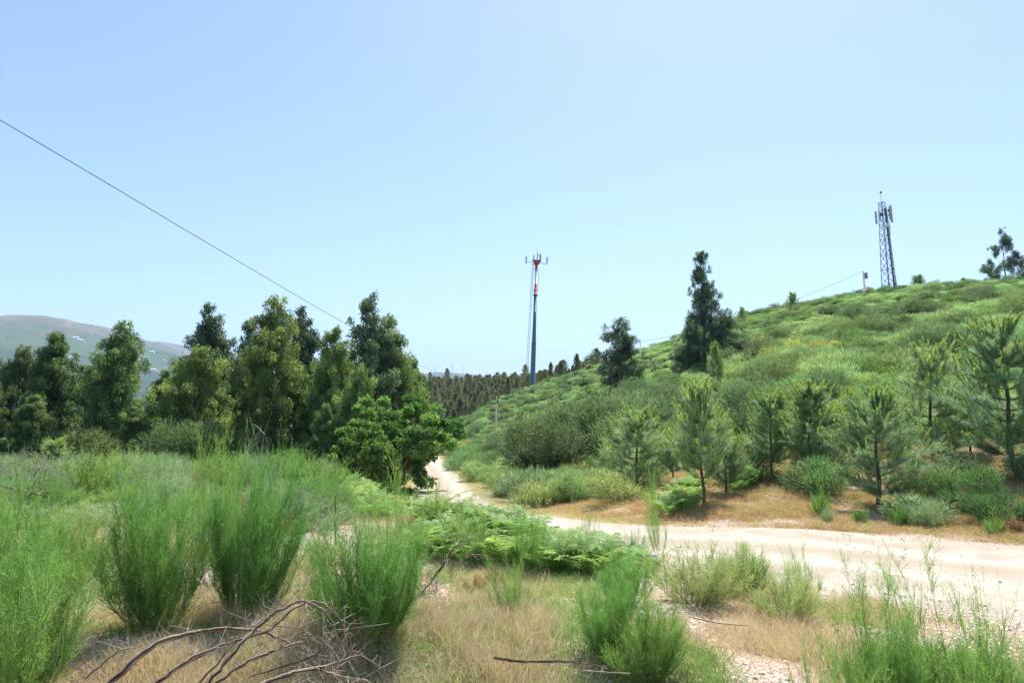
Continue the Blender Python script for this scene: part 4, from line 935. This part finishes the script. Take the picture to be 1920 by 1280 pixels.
for px, py, w, lb in [(840, 1060, 30, 'white flat stone left of the orange heather'), (828, 1066, 16, 'small white stone beside the white flat stone'), (555, 1020, 34, 'grey flat stone behind the tall left brooms'), (600, 1035, 20, 'pale stone right of the grey flat stone'),
     (1125, 1075, 30, 'pale stone slab behind the centre pair of brooms'), (1180, 1130, 22, 'pale stone between the centre pair and the yellow dome'), (905, 1140, 12, 'small grey stone on bare ground near the fan shaped broom'), (1530, 1130, 22, 'pale stone at road edge near the yellowish broom'), (975, 1160, 12, 'small stone at the foot of fan shaped broom')]:
    x, y, z = hit(px, py); o = link('stone', random.choice(PB)); s = w * y / 1280; o.scale = (s, s * .7, s * .4); o.location = (x, y, z); o.rotation_euler[2] = random.uniform(0, 6); meta(o, lb, 'stone')

# ------------------------------------------------------------------ dead wood
def pix(px, py, Y):
    t = tpy(py); return ((px - 960) / 1280 * Y * (CP + t * SP), Y, Y * t)
def limb(g, pts, r0, r1, n=8, k=7, wob=.003):
    P = catmull(pts, 7); r = np.linspace(r0, r1, len(P)) * (1 + .12 * np.random.default_rng(len(P)).normal(size=len(P)))
    P = P + np.random.default_rng(3).normal(0, wob, P.shape); q = np.random.default_rng(5); sv = q.uniform(0, 1, n); g.tube(P, r, n, v=1., cap=False)
    g.A[-1] = np.tile(np.clip(np.tile(sv, len(P) - 1) + q.normal(0, .12, n * (len(P) - 1)), 0, 1), 2)
    return P
def twigs(g, P, n, L, rng, w=.0035, up=.2):
    for q in range(n):
        i = rng.integers(len(P) // 4, len(P)); a = P[i]; d = rng.normal(size=3) + [0, 0, up]; d /= np.linalg.norm(d); l = rng.uniform(.3, 1) * L
        m = a + d * l * .5 + rng.normal(0, .03, 3) * l / .2; e = a + d * l + rng.normal(0, .1, 3) * l / .3
        g.tube([a, m, e], [w, w * .8, w * .4], 4, cap=False)
        for s in range(2):
            e2 = m + (d + rng.normal(0, .6, 3)) * l * .35; g.tube([m, e2], [w * .6, w * .3], 3, cap=False)
DW = [
 ([(185, 1300, 3.9), (280, 1215, 4.0), (365, 1186, 4.1), (450, 1178, 4.2), (510, 1190, 4.25), (545, 1208, 4.3)], .021, .009, 'thick grey dead branch arching lowest from the bottom left'),
 ([(280, 1290, 3.9), (350, 1240, 3.95), (430, 1205, 4.0), (500, 1182, 4.1), (560, 1135, 4.2), (600, 1130, 4.25), (635, 1160, 4.3), (655, 1245, 4.35)], .014, .005, 'dead branch in the middle of the pile with drooping end'),
 ([(385, 1285, 3.85), (440, 1220, 3.95), (490, 1170, 4.05), (530, 1140, 4.1), (575, 1128, 4.15), (620, 1160, 4.2), (640, 1235, 4.3)], .015, .005, 'twin stemmed dead branch rising highest in the arch'),
 ([(390, 1290, 3.8), (455, 1245, 3.9), (520, 1218, 4.0), (568, 1202, 4.1)], .012, .009, 'dark dead branch with snapped end inside the arch'),
 ([(440, 1300, 3.6), (540, 1265, 3.7), (610, 1250, 3.8), (678, 1226, 3.9)], .021, .008, 'thick bleached dead branch lying along the bottom edge'),
 ([(600, 1255, 3.75), (645, 1270, 3.8), (690, 1276, 3.85)], .010, .005, 'short dark dead branch under the bleached one'),
 ([(365, 1290, 4.0), (450, 1195, 4.2), (500, 1158, 4.3), (520, 1140, 4.35), (545, 1136, 4.4)], .007, .003, 'thin dead stem running straight up through the pile'),
 ([(300, 1270, 4.1), (380, 1228, 4.15), (450, 1200, 4.2), (500, 1185, 4.25)], .006, .003, 'thin dead branch under the lowest arching one'),
 ([(560, 1130, 4.3), (600, 1150, 4.35), (635, 1195, 4.4), (640, 1260, 4.4)], .005, .002, 'thin drooping dead twig at right side of the arch'),
 ([(575, 1130, 4.25), (625, 1150, 4.3), (652, 1190, 4.35), (668, 1240, 4.4)], .005, .002, 'outermost drooping dead twig of the arch'),
 ([(500, 1170, 4.2), (560, 1178, 4.3), (600, 1205, 4.35), (630, 1250, 4.4)], .005, .002, 'curved dead twig crossing behind the snapped branch'),
 ([(470, 1215, 4.1), (530, 1190, 4.2), (600, 1195, 4.3), (650, 1225, 4.35)], .005, .002, 'wavy dead twig inside the arch'),
 ([(160, 1270, 4.4), (215, 1225, 4.5), (260, 1210, 4.6)], .010, .004, 'dark short dead branch behind the lowest arching one at left'),
 ([(610, 1215, 3.9), (560, 1240, 3.9), (470, 1268, 3.85)], .006, .004, 'dark dead stick just above the thick bleached one'),
]
rt = np.random.default_rng(9)
for pts, r0, r1, lb in DW:
    g = Geo(rt); P = limb(g, [pix(*p) for p in pts], r0 * .85, r1 * .85, 12); o = empty('dead_branch'); meta(o, lb, 'branch', 'dead branches piled at bottom left')
    link('limb', g.mesh('dead_limb', M_DEAD, True, True), o)
    g = Geo(rt); twigs(g, P, 9, .26, rt, .0024); meta(link('twigs', g.mesh('dead_twigs', M_DEADL, False, False), o), kind='stuff')
for pts, r0, r1, n, L, lb in [
 ([(925, 1232, 4.75), (985, 1240, 4.7), (1060, 1240, 4.7), (1140, 1250, 4.65)], .011, .005, 2, .1, 'grey crooked stick lying flat on bare ground at bottom centre'),
 ([(1090, 1256, 4.55), (1180, 1262, 4.5)], .006, .004, 1, .08, 'short stick on the ground below the centre pair of brooms'),
 ([(785, 1120, 6.6), (830, 1060, 6.7), (850, 1030, 6.75), (870, 1010, 6.8)], .012, .004, 14, .3, 'bent dead stem with forked grey tips right of the rounded broom'),
 ([(630, 1020, 7.6), (628, 960, 7.6), (630, 930, 7.6)], .010, .005, 16, .45, 'black and white dead shrub standing left of the rounded broom'),
 ([(0, 910, 6.5), (45, 922, 6.5), (90, 930, 6.5)], .008, .004, 6, .2, 'bleached twig leaning in from left edge over the brooms'),
 ([(60, 930, 8.0), (70, 880, 8.0), (110, 890, 8.0)], .005, .003, 34, .4, 'tangle of bleached twigs above the left corner brooms'),
 ([(225, 1010, 6.4), (222, 975, 6.4), (215, 945, 6.4)], .008, .004, 12, .35, 'brown forked dead twig beside the dense tall broom'),
 ([(760, 1130, 6.3), (790, 1115, 6.3), (820, 1110, 6.35)], .006, .003, 30, .35, 'pile of fine grey twigs at right foot of rounded broom'),
 ([(870, 1045, 8.7), (895, 1040, 8.8), (930, 1050, 8.7)], .016, .010, 5, .15, 'bleached log end lying at the edge of the ferns'),
 ([(0, 848, 12.), (45, 850, 12.)], .010, .006, 5, .3, 'pale branch poking in at left edge below the trees'),
 ([(0, 880, 9.), (0, 881, 9.1), (40, 885, 9.)], .004, .003, 8, .3, 'faint pale twigs low at left edge'),
 ([(1290, 1155, 6.2), (1350, 1168, 6.1), (1400, 1172, 6.1)], .006, .004, 2, .1, 'thin straight stick on ground below the yellow speckled dome'),
 ]:
    g = Geo(rt); P = limb(g, [pix(*p) for p in pts], r0, r1, 7, wob=.002); o = empty('dead_branch'); meta(o, lb, 'branch')
    link('limb', g.mesh('dead_limb', M_DEAD if r0 > .007 else M_DEADL, True, True), o); g = Geo(rt); twigs(g, P, n, L, rt, .003, .6 if n > 8 else 0.); meta(link('twigs', g.mesh('dead_twigs', M_DEADL), o), kind='stuff')
# bleached bent stems by the dry grass
g = Geo(rt); bx_, by_, bz_ = at(905, 4.25)
for q in range(26):
    a = rt.uniform(-.22, .22, 2); h = rt.uniform(.15, .5); b0 = np.array([bx_ + a[0], by_ + a[1] * .6, bz_ - .03]); lean = rt.normal(-.12, .14)
    g.tube(catmull([b0, b0 + [lean * .2, 0, h * .5], b0 + [lean, .05, h * .9], b0 + [lean * 2., .05, h * (.95 if q % 2 else .8)]], 4), np.linspace(.003, .0015, 13), 4, cap=False)
meta(link('dead_stalks', g.mesh('dead_stalks', M_DEADL)), 'clump of bleached bent stalks in dry grass at bottom centre', 'plant')

# rusty plants
B_RUST = two('rusty_heather', [broom(s, 40, 24, 4, .012, .6, 1.5) for s in (15, 16)], M_RUST, M_STEM)
for px, py, w, h, lb in [(888, 1098, 58, 34, 'low orange pink heather cushion on bare ground'), (925, 1085, 60, 36, 'dull orange heather right of the brighter cushion'), (460, (9.5,), 110, 95, 'tall rusty dry flower heads behind the tall left brooms'), (505, (9.8,), 90, 90, 'second clump of rusty dry heads nearer the trees'),
   (362, (15.,), 50, 60, 'orange dry bush in front of the dark trees at left'), (835, (14.,), 22, 28, 'small brown dry plant beside the road bend'), (1815, 955, 110, 34, 'rusty dead bracken patch below the weeping broom'), (1900, 1000, 70, 30, 'rusty dead bracken at right edge of the bank'), (780, 1000, 50, 40, 'rusty dry plant in greenery left of the ferns')]:
    plant(B_RUST, px, py, w, h, lb, None, 'dry_shrub')
x, y, rr = wedge(3000, 3.5, 7.5, -30, 3, rg, 1.2); k = fbm(x / .8, y / .8, 63) > -.05; x, y = x[k], y[k]; z = ground(x, y); s = rg.uniform(.7, 1.35, len(x))[:, None] * np.ones((1, 3))
scatter('tall_straw', TF[3:], np.stack([x, y, z - .01], 1), s, 'taller pale straw in front of the rounded broom', 14)
# white daisies near the lower right
g = Geo(rt); 
for q in range(70):
    px = rt.uniform(1790, 1920); x, y, z = hit(px, rt.uniform(1200, 1280)); z += .05 + rt.uniform(.03, .18); c = np.array([x, y, z]); th = np.linspace(0, 6.28, 7)
    ring = c + .012 * np.column_stack([np.cos(th), np.sin(th), 0 * th]); g.tris(np.stack([np.broadcast_to(c, (6, 3)), ring[:-1], ring[1:]], 1)); g.ribbon(c[None], c[None] - [[0, 0, .15]], .002, .002)
meta(link('white_daisies', g.mesh('white_daisies', solid('white_petals', (.8, .8, .76)))), 'tiny white daisies in green grass at lower right', None, None, 'stuff')

# ------------------------------------------------------------------ far wood
def fartree(seed, conif):
    r = np.random.default_rng(seed); g = Geo(r); n = 900
    u = r.uniform(.02, 1, n); R = (np.interp(u, [.1, .3, 1], [.18, .22, .03]) if conif else np.interp(u, [.1, .5, .8, 1], [.2, .23, .18, .05])); a = r.uniform(0, 6.28, n); q = np.sqrt(r.uniform(0, 1, n))
    lob = 1 + .35 * np.sin(a * 3 + u * 9 + seed); p = np.column_stack([np.cos(a) * R * q * lob, np.sin(a) * R * q * lob, u]); d = r.normal(0, .6, (n, 3)) - [0, 0, .5]; d /= np.linalg.norm(d, axis=1)[:, None]
    g.leaf(p, p + d * .07, np.full(n, .04), np.clip(vnoise(a * 2, u * 8, seed) + r.normal(0, .15, n), 0, 1))
    t = Geo(r); t.tube([[0, 0, 0], [0, 0, .9]], [.018, .006], 4); return g, t
FT = [(g.mesh('far_crown', M_FARWOOD), t.mesh('far_trunk', M_PBARK, True, True)) for g, t in (fartree(1, 1), fartree(2, 0), fartree(3, 1), fartree(4, 0))]
fw = []
for k in range(9000):
    if len(fw) >= 420: break
    px = random.uniform(770, 1130); Y = random.uniform(225, 405); X = (px - 960) / 1280 * Y
    if any((X - a) ** 2 + (Y - b) ** 2 < 13 for a, b in fw): continue
    fw.append((X, Y))
fw.sort(key=lambda p: p[1]); z = ground(np.array([a[0] for a in fw]), np.array([a[1] for a in fw]))
rest = []
for k, ((X, Y), z_) in enumerate(zip(fw, z)):
    s = random.uniform(5, 9.5) * (1.0 if Y > 300 else .85)
    if k < 240:
        c = random.randrange(4); o = empty('forest_tree', (X, Y, float(z_) - .2), random.uniform(0, 6)); o.scale = (s * random.uniform(.9, 1.5),) * 2 + (s,); link('crown', FT[c][0], o); link('trunk', FT[c][1], o)
        meta(o, 'olive brown tree in distant wood, ' + ('lower' if Y < 300 else 'upper') + ' edge, ' + ('far left part' if X / Y * 1280 < -90 else 'left of the pole mast' if X / Y * 1280 < 25 else 'right of the pole mast'), 'tree', 'trees of the distant wood')
    else: rest.append((X, Y, float(z_), s))
rest = np.array(rest); scatter('distant_wood', [f[0] for f in FT], rest[:, :3], rest[:, 3:4] * np.array([[1.2, 1.2, 1.]]), 'farthest trees of the distant wood on the ridge', 13, .03)
for px, Y, top, lb in [(838, 395, 690, 'flat topped dark umbrella pine at left end of the distant ridge'), (806, 400, 697, 'small dark tree at the far left of the distant ridge'), (985, 330, 683, 'round dark crown just left of the red and white mast')]:
    x, y, z = at(px, Y); H = tpy(top) * Y - z; o = empty('forest_tree', (x, y, z), 1.); o.scale = (H * .75, H * .75, H); link('crown', FT[1][0], o); link('trunk', FT[1][1], o); meta(o, lb, 'tree')

# ------------------------------------------------------------------ masts, poles, cables
M_TEAL = solid('teal_steel', (.07, .17, .20), (.09, .20, .23), rough=.5, scale=3)
M_RED = solid('red_paint', (.55, .07, .03), (.62, .09, .04), rough=.5, scale=3)
M_WHT = solid('white_paint', (.75, .74, .72), (.8, .8, .78), rough=.5, scale=3)
M_GALV = solid('galvanised_steel', (.24, .26, .32), (.34, .36, .42), rough=.5, metal=.3, scale=5)
M_ANT = solid('antenna_plastic', (.50, .51, .53), (.60, .61, .62), rough=.5, scale=5)
M_DGREY = solid('dark_cable', (.04, .04, .045), (.07, .07, .07), rough=.6, scale=5)
M_POLE = solid('grey_timber', (.17, .14, .11), (.28, .24, .20), rough=.85, scale=6, stretch=(4, 4, .3))
M_CONC = solid('concrete_pole', (.34, .33, .31), (.42, .41, .39), rough=.9, scale=6)
M_LAMP = solid('red_lamp_glass', (.7, .04, .04), rough=.3)
def part(name, parent, mat, f, smooth=False):
    g = Geo(); f(g); return link(name, g.mesh(name, mat, smooth, smooth), parent)
def monopole():
    x, y, z = at(998, 212); Ht = tpy(490) * y - z; o = empty('monopole_mast', (x, y, z)); meta(o, 'tall teal pole mast with red and white top and ladder', 'mast')
    o.rotation_euler = (0, R_(2.1), 0)
    h = lambda py: tpy(py) * y - z
    a, b, c, d = h(585), h(552), h(533), h(508)
    part('lower_section', o, M_TEAL, lambda g: g.tube([[0, 0, -.5], [0, 0, h(650)], [0, 0, a - 5], [0, 0, a]], [.85, .70, .54, .50], 16), True)
    part('middle_flange', o, M_TEAL, lambda g: g.tube([[0, 0, h(645)], [0, 0, h(645) + .35]], [.84, .84], 16))
    part('upper_section', o, M_TEAL, lambda g: g.tube([[0, 0, a], [0, 0, b]], [.52, .50], 16), True)
    part('top_flange', o, M_DGREY, lambda g: g.tube([[0, 0, b - .3], [0, 0, b]], [.72, .72], 14))
    part('red_section', o, M_RED, lambda g: (g.tube([[0, 0, b], [0, 0, c]], [.50, .42], 14), g.tube([[0, 0, b + 1.2], [0, 0, b + 1.4]], [.8, .8], 10)), True)
    part('white_section', o, M_WHT, lambda g: g.tube([[0, 0, c], [0, 0, d]], [.42, .42], 14), True)
    part('red_section', o, M_RED, lambda g: g.tube([[0, 0, d], [0, 0, Ht]], [.44, .44], 14), True)
    part('head_platform', o, M_RED, lambda g: (g.tube([[0, 0, Ht - .9], [0, 0, Ht + .3]], [1.0, .7], 8), g.box((0, 0, Ht + .35), (2.6, 1.2, .15)), g.box((.9, -.5, Ht - .1), (.9, .5, .8))))
    for sx in (-1, 1):
        part('antenna_arm', o, M_RED if sx > 0 else M_GALV, lambda g: (g.tube([[0, 0, Ht - .1], [sx * 3.2, -.2, Ht - .5 - (sx > 0) * .4]], [.10, .09], 6), g.tube([[sx * 3.2, -.2, Ht - 1.0], [sx * 3.2, -.2, Ht + 1.4]], [.06, .06], 5)))
        part('panel_antenna', o, M_ANT, lambda g: g.box((sx * 3.3, -.35, Ht + .45), (.42, .25, 2.1)))
    for dx, dz, hh in ((-.9, .9, 2.0), (.3, 1.7, 1.9), (1.0, 1.5, 2.2), (1.3, 1.3, 1.8)):
        part('panel_antenna', o, M_ANT if dx != -.9 else M_DGREY, lambda g: (g.box((dx, -.3, Ht + dz), (.30, .22, hh)), g.tube([[dx, 0, Ht - .2], [dx, 0, Ht + dz + hh / 2]], [.05, .05], 5)))
    part('whip_antenna', o, M_GALV, lambda g: g.tube([[.1, 0, Ht], [.1, 0, Ht + 5.4]], [.05, .02], 5))
    part('feeder_cable', o, M_DGREY, lambda g: g.tube([[.65, -.1, b + 1], [.72, -.1, (b + d) / 2 + 2], [.70, -.1, d + 1]], [.06] * 3, 5))
    lad = empty('ladder', (0, 0, 0)); lad.parent = o
    def rails(g):
        for dx in (-1.25, -1.75): g.tube([[dx - .35, -.3, h(700)], [dx + .45, -.3, Ht + .2]], [.05, .05], 4)
    part('rail', lad, M_GALV, rails)
    n = 60; g = Geo()
    for q in range(n):
        f = q / n; zz = h(700) + (Ht - h(700)) * f; dx = .8 * f - .35
        if q % 2 == 0:
            th = np.linspace(0, 6.28, 9); g.tube(np.column_stack([-1.5 + dx + .42 * np.cos(th), -.3 + .4 * np.sin(th), np.full(9, zz)]), [.035] * 9, 3, cap=False)
        g.box((-1.5 + dx, -.3, zz), (.5, .05, .06))
        if q % 6 == 0: g.box((-.8 + dx / 2, -.2, zz), (1.3, .06, .06))
    link('rungs', g.mesh('rungs', M_GALV), lad)
monopole()
def lattice():
    x, y, z = at(1668, 142); o = empty('lattice_mast', (x, y, z)); meta(o, 'grey steel lattice mast with panel antennas on the hilltop', 'mast')
    o.rotation_euler = (0, R_(-2.2), R_(18)); Ht = tpy(380) * y - z
    w = lambda u: 1.0 - .55 * u
    cs = [(-1, -1), (1, -1), (1, 1), (-1, 1)]
    P = lambda k, u: np.array([cs[k][0] * w(u), cs[k][1] * w(u), u * Ht])
    for k in range(4): part('leg', o, M_GALV, lambda g: g.tube([P(k, -.02), P(k, .5), P(k, 1)], [.085, .075, .06], 5))
    n = 12
    for s in range(n):
        u0, u1 = s / n, (s + 1) / n
        for k in range(4):
            k2 = (k + 1) % 4
            part('brace', o, M_GALV, lambda g: g.tube([P(k, u0), P(k2, u1)], [.04, .04], 4))
            part('brace', o, M_GALV, lambda g: g.tube([P(k2, u0), P(k, u1)], [.04, .04], 4))
        if s % 2 == 0:
            for k in range(4): part('crossbar', o, M_GALV, lambda g: g.tube([P(k, u1), P((k + 1) % 4, u1)], [.055, .055], 4))
    part('cable_tray', o, M_DGREY, lambda g: g.box((.25, 0, 0), (1, 1, 1)) if False else g.tube([[.75, -.7, 0], [.35, -.35, Ht * .93]], [.20, .16], 6))
    part('ladder', o, M_GALV, lambda g: [g.tube([[1.05, -1.0, 0], [.6, -.5, Ht * .95]], [.05, .05], 4)] + [g.box((.85 - .4 * q / 50, -.85 + .4 * q / 50, Ht * .95 * q / 50), (.5, .1, .07)) for q in range(50)])
    for dx, dy, dz, hh in ((-2.1, -.2, -3.5, 2.7), (-1.5, -.6, -3.2, 1.6), (1.9, -.4, -2.1, 2.9), (2.25, .2, -2.2, 2.9), (.9, -1.1, -2.8, 2.2), (1.3, -1.0, -3.9, 1.3)):
        part('panel_antenna', o, M_ANT, lambda g: g.box((dx, dy, Ht + dz), (.32, .28, hh)))
        part('antenna_bracket', o, M_GALV, lambda g: (g.tube([[0, 0, Ht + dz + .5], [dx, dy, Ht + dz + .5]], [.05, .05], 4), g.tube([[0, 0, Ht + dz - .6], [dx, dy, Ht + dz - .6]], [.05, .05], 4)))
    for dx, dz in ((1.2, -2.0), (1.35, -2.9), (-1.2, -2.9)): part('radio_unit', o, M_DGREY, lambda g: g.box((dx, -.7, Ht + dz), (.6, .4, .6)))
    part('dish_antenna', o, M_WHT, lambda g: g.tube([[-.5, -1.2, Ht - 5.8], [-.5, -1.3, Ht - 5.4], [-.5, -1.35, Ht - 4.9]], [.75, .55, .15], 12))
    part('side_frame', o, M_GALV, lambda g: [g.tube([a, b], [.06, .06], 4) for a, b in (((1.6, 0, Ht - 7), (1.6, 0, Ht - 4)), ((.6, 0, Ht - 7), (1.6, 0, Ht - 7)), ((.6, 0, Ht - 4), (1.6, 0, Ht - 4)))])
    part('mast_rod', o, M_GALV, lambda g: g.tube([[0, 0, Ht - .5], [0, 0, Ht + 2.0]], [.05, .04], 5))
    part('warning_lamp', o, M_LAMP, lambda g: g.tube([[0, 0, Ht + 2.0], [0, 0, Ht + 2.2], [0, 0, Ht + 2.4]], [.2, .28, .14], 10))
    part('top_rail', o, M_GALV, lambda g: [g.tube([P(k, 1), P((k + 1) % 4, 1)], [.06, .06], 4) for k in range(4)])
lattice()
def pole(px, Y, top, r, mat, label, lean=0., box=None, arm=None, name='utility_pole'):
    x, y, z = at(px, Y); H = tpy(top) * y - z; o = empty(name, (x, y, z)); o.rotation_euler = (0, R_(lean), 0); meta(o, label, 'pole')
    part('shaft', o, mat, lambda g: g.tube([[0, 0, -.4], [0, 0, H]], [r * 1.2, r * .8], 8), True)
    if box: part('transformer_box', o, M_GALV, lambda g: g.box((box[0], -.1, H - box[1]), box[2]))
    if arm: part('bracket', o, M_DGREY, lambda g: (g.box((0, 0, H - .4), (.9, .12, .12)), g.tube([[-.25, 0, H - .4], [-.25, 0, H + .1]], [.06, .05], 6), g.tube([[.2, -.1, H - 1.2], [.2, -.1, H - .6]], [.14, .14], 6)))
    a = R_(lean); return (x + math.sin(a) * H, y, z + H * math.cos(a))
p1 = pole(929, 104, 742, .13, M_POLE, 'brown timber wire pole below the red and white mast', 1.0, None, True)
p0 = pole(832, 112, 770, .12, M_POLE, 'thin dark pole among trees beyond the road end', 0, None, True)
p2 = pole(1201, 165, 640, .12, M_CONC, 'thin grey pole on the ridge beside the smaller eucalyptus')
p3 = pole(1623, 136, 508, .20, M_CONC, 'grey hilltop pole with box left of the lattice mast', -2.5, (.45, 1.0, (.5, .45, 1.2)))
p4 = pole(1682, 142, 519, .16, M_CONC, 'short dark pole touching right foot of the lattice mast', -3.)
def cable(a, b, sag, r, label):
    a = np.array(a); b = np.array(b); t = np.linspace(0, 1, 40)[:, None]; P = a * (1 - t) + b * t; P[:, 2] -= (4 * sag * t * (1 - t))[:, 0]
    g = Geo(); g.tube(P, [r] * 40, 5); meta(link('power_cable', g.mesh('power_cable', M_DGREY, True, True)), label, 'cable')
t0 = tpy(225); s0 = 16.0
aL = np.array(pix(0, 225, s0)); mid = np.array(pix(640, 602, 38.))
# strung from the timber pole to a support behind and left of the camera
def wire_fit():
    P = [np.array(p1), np.array(pix(800, 690, 66.)), np.array(pix(640, 602, 37.)), np.array(pix(400, 462, 23.6)), np.array(pix(200, 343, 18.)), aL, aL + (aL - np.array(pix(200, 343, 18.))) * 2.2]
    g = Geo(); Q = catmull(P, 12); g.tube(Q, [.012] * len(Q), 5)
    meta(link('power_cable', g.mesh('power_cable', M_DGREY, True, True)), 'long thin overhead wire sloping down from upper left corner', 'cable')
wire_fit()
cable(p1, p2, 2.5, .03, 'thin wire rising from timber pole to the ridge pole')
cable(p2, p3, 2.0, .03, 'thin wire along the hill from ridge pole to hilltop pole')
cable(p0, p1, 1.0, .02, 'short wire between the two poles beyond the road')

# ------------------------------------------------------------------ far houses and wind turbines
M_HW = solid('white_render', (.75, .73, .70), (.8, .79, .76)); M_HR = solid('clay_roof', (.45, .17, .09), (.52, .22, .12))
def wallmesh(L, W, H): g = Geo(); g.box((0, 0, H / 2 - 3), (L, W, H + 6)); return g.mesh('house_wall', M_HW)
def roofmesh(L, W, H, mat):
    g = Geo(); a, b = L / 2 + .5, W / 2 + .5; h = W * .28
    g.quads([[[-a, -b, H], [a, -b, H], [a, 0, H + h], [-a, 0, H + h]], [[a, b, H], [-a, b, H], [-a, 0, H + h], [a, 0, H + h]]]); g.tris([[[-a, -b, H], [-a, 0, H + h], [-a, b, H]], [[a, -b, H], [a, b, H], [a, 0, H + h]]]); return g.mesh('house_roof', mat)
HM = [(wallmesh(22, 14, 7), roofmesh(22, 14, 7, M_HR)), (wallmesh(34, 14, 8), roofmesh(34, 14, 8, M_HW)), (wallmesh(14, 12, 6), roofmesh(14, 12, 6, M_HR))]
hs_ = [(272, 672, 0), (280, 676, 2), (300, 676, 0), (308, 677, 0), (278, 692, 1), (288, 695, 1), (296, 697, 2), (262, 688, 0), (142, 635, 1), (150, 639, 1), (158, 641, 2), (172, 610, 1), (5, 637, 2), (120, 670, 0), (133, 672, 1), (170, 628, 2), (262, 640, 1), (285, 661, 1), (240, 700, 2), (268, 702, 0), (312, 690, 2), (115, 672, 0)]
YF = np.geomspace(1600, 5000, 900)
for px, py, k in hs_:
    t = tpy(py); x = (px - 960) / 1280 * YF * (CP + t * SP); gg = ground(x, YF); q = np.where(gg >= YF * t)[0]
    if not len(q): continue
    q = q[0]; o = empty('house', (x[q], YF[q], gg[q]), random.uniform(-.5, .5)); o.scale = (.65, .65, .7); meta(o, 'tiny pale house on the far mountain slope', 'house', 'far houses on the mountain'); link('wall', HM[k][0], o); link('roof', HM[k][1], o)
M_TW = solid('turbine_white', (.7, .7, .7))
for px in (782, 816, 848, 868):
    x, y, z = at(px, 6400); o = empty('wind_turbine', (x, y, z)); meta(o, 'tiny wind turbine on the far blue ridge', 'wind turbine', 'wind turbines on the far ridge')
    part('tower', o, M_TW, lambda g: g.tube([[0, 0, 0], [0, 0, 80]], [2.4, 1.5], 8))
    part('nacelle', o, M_TW, lambda g: g.box((0, 0, 81), (4, 10, 4)))
    for q in range(3):
        a = q * 2.09 + px; part('blade', o, M_TW, lambda g: g.tube([[0, -6, 81], [math.sin(a) * 36, -6, 81 + math.cos(a) * 36]], [1.6, .4], 4))
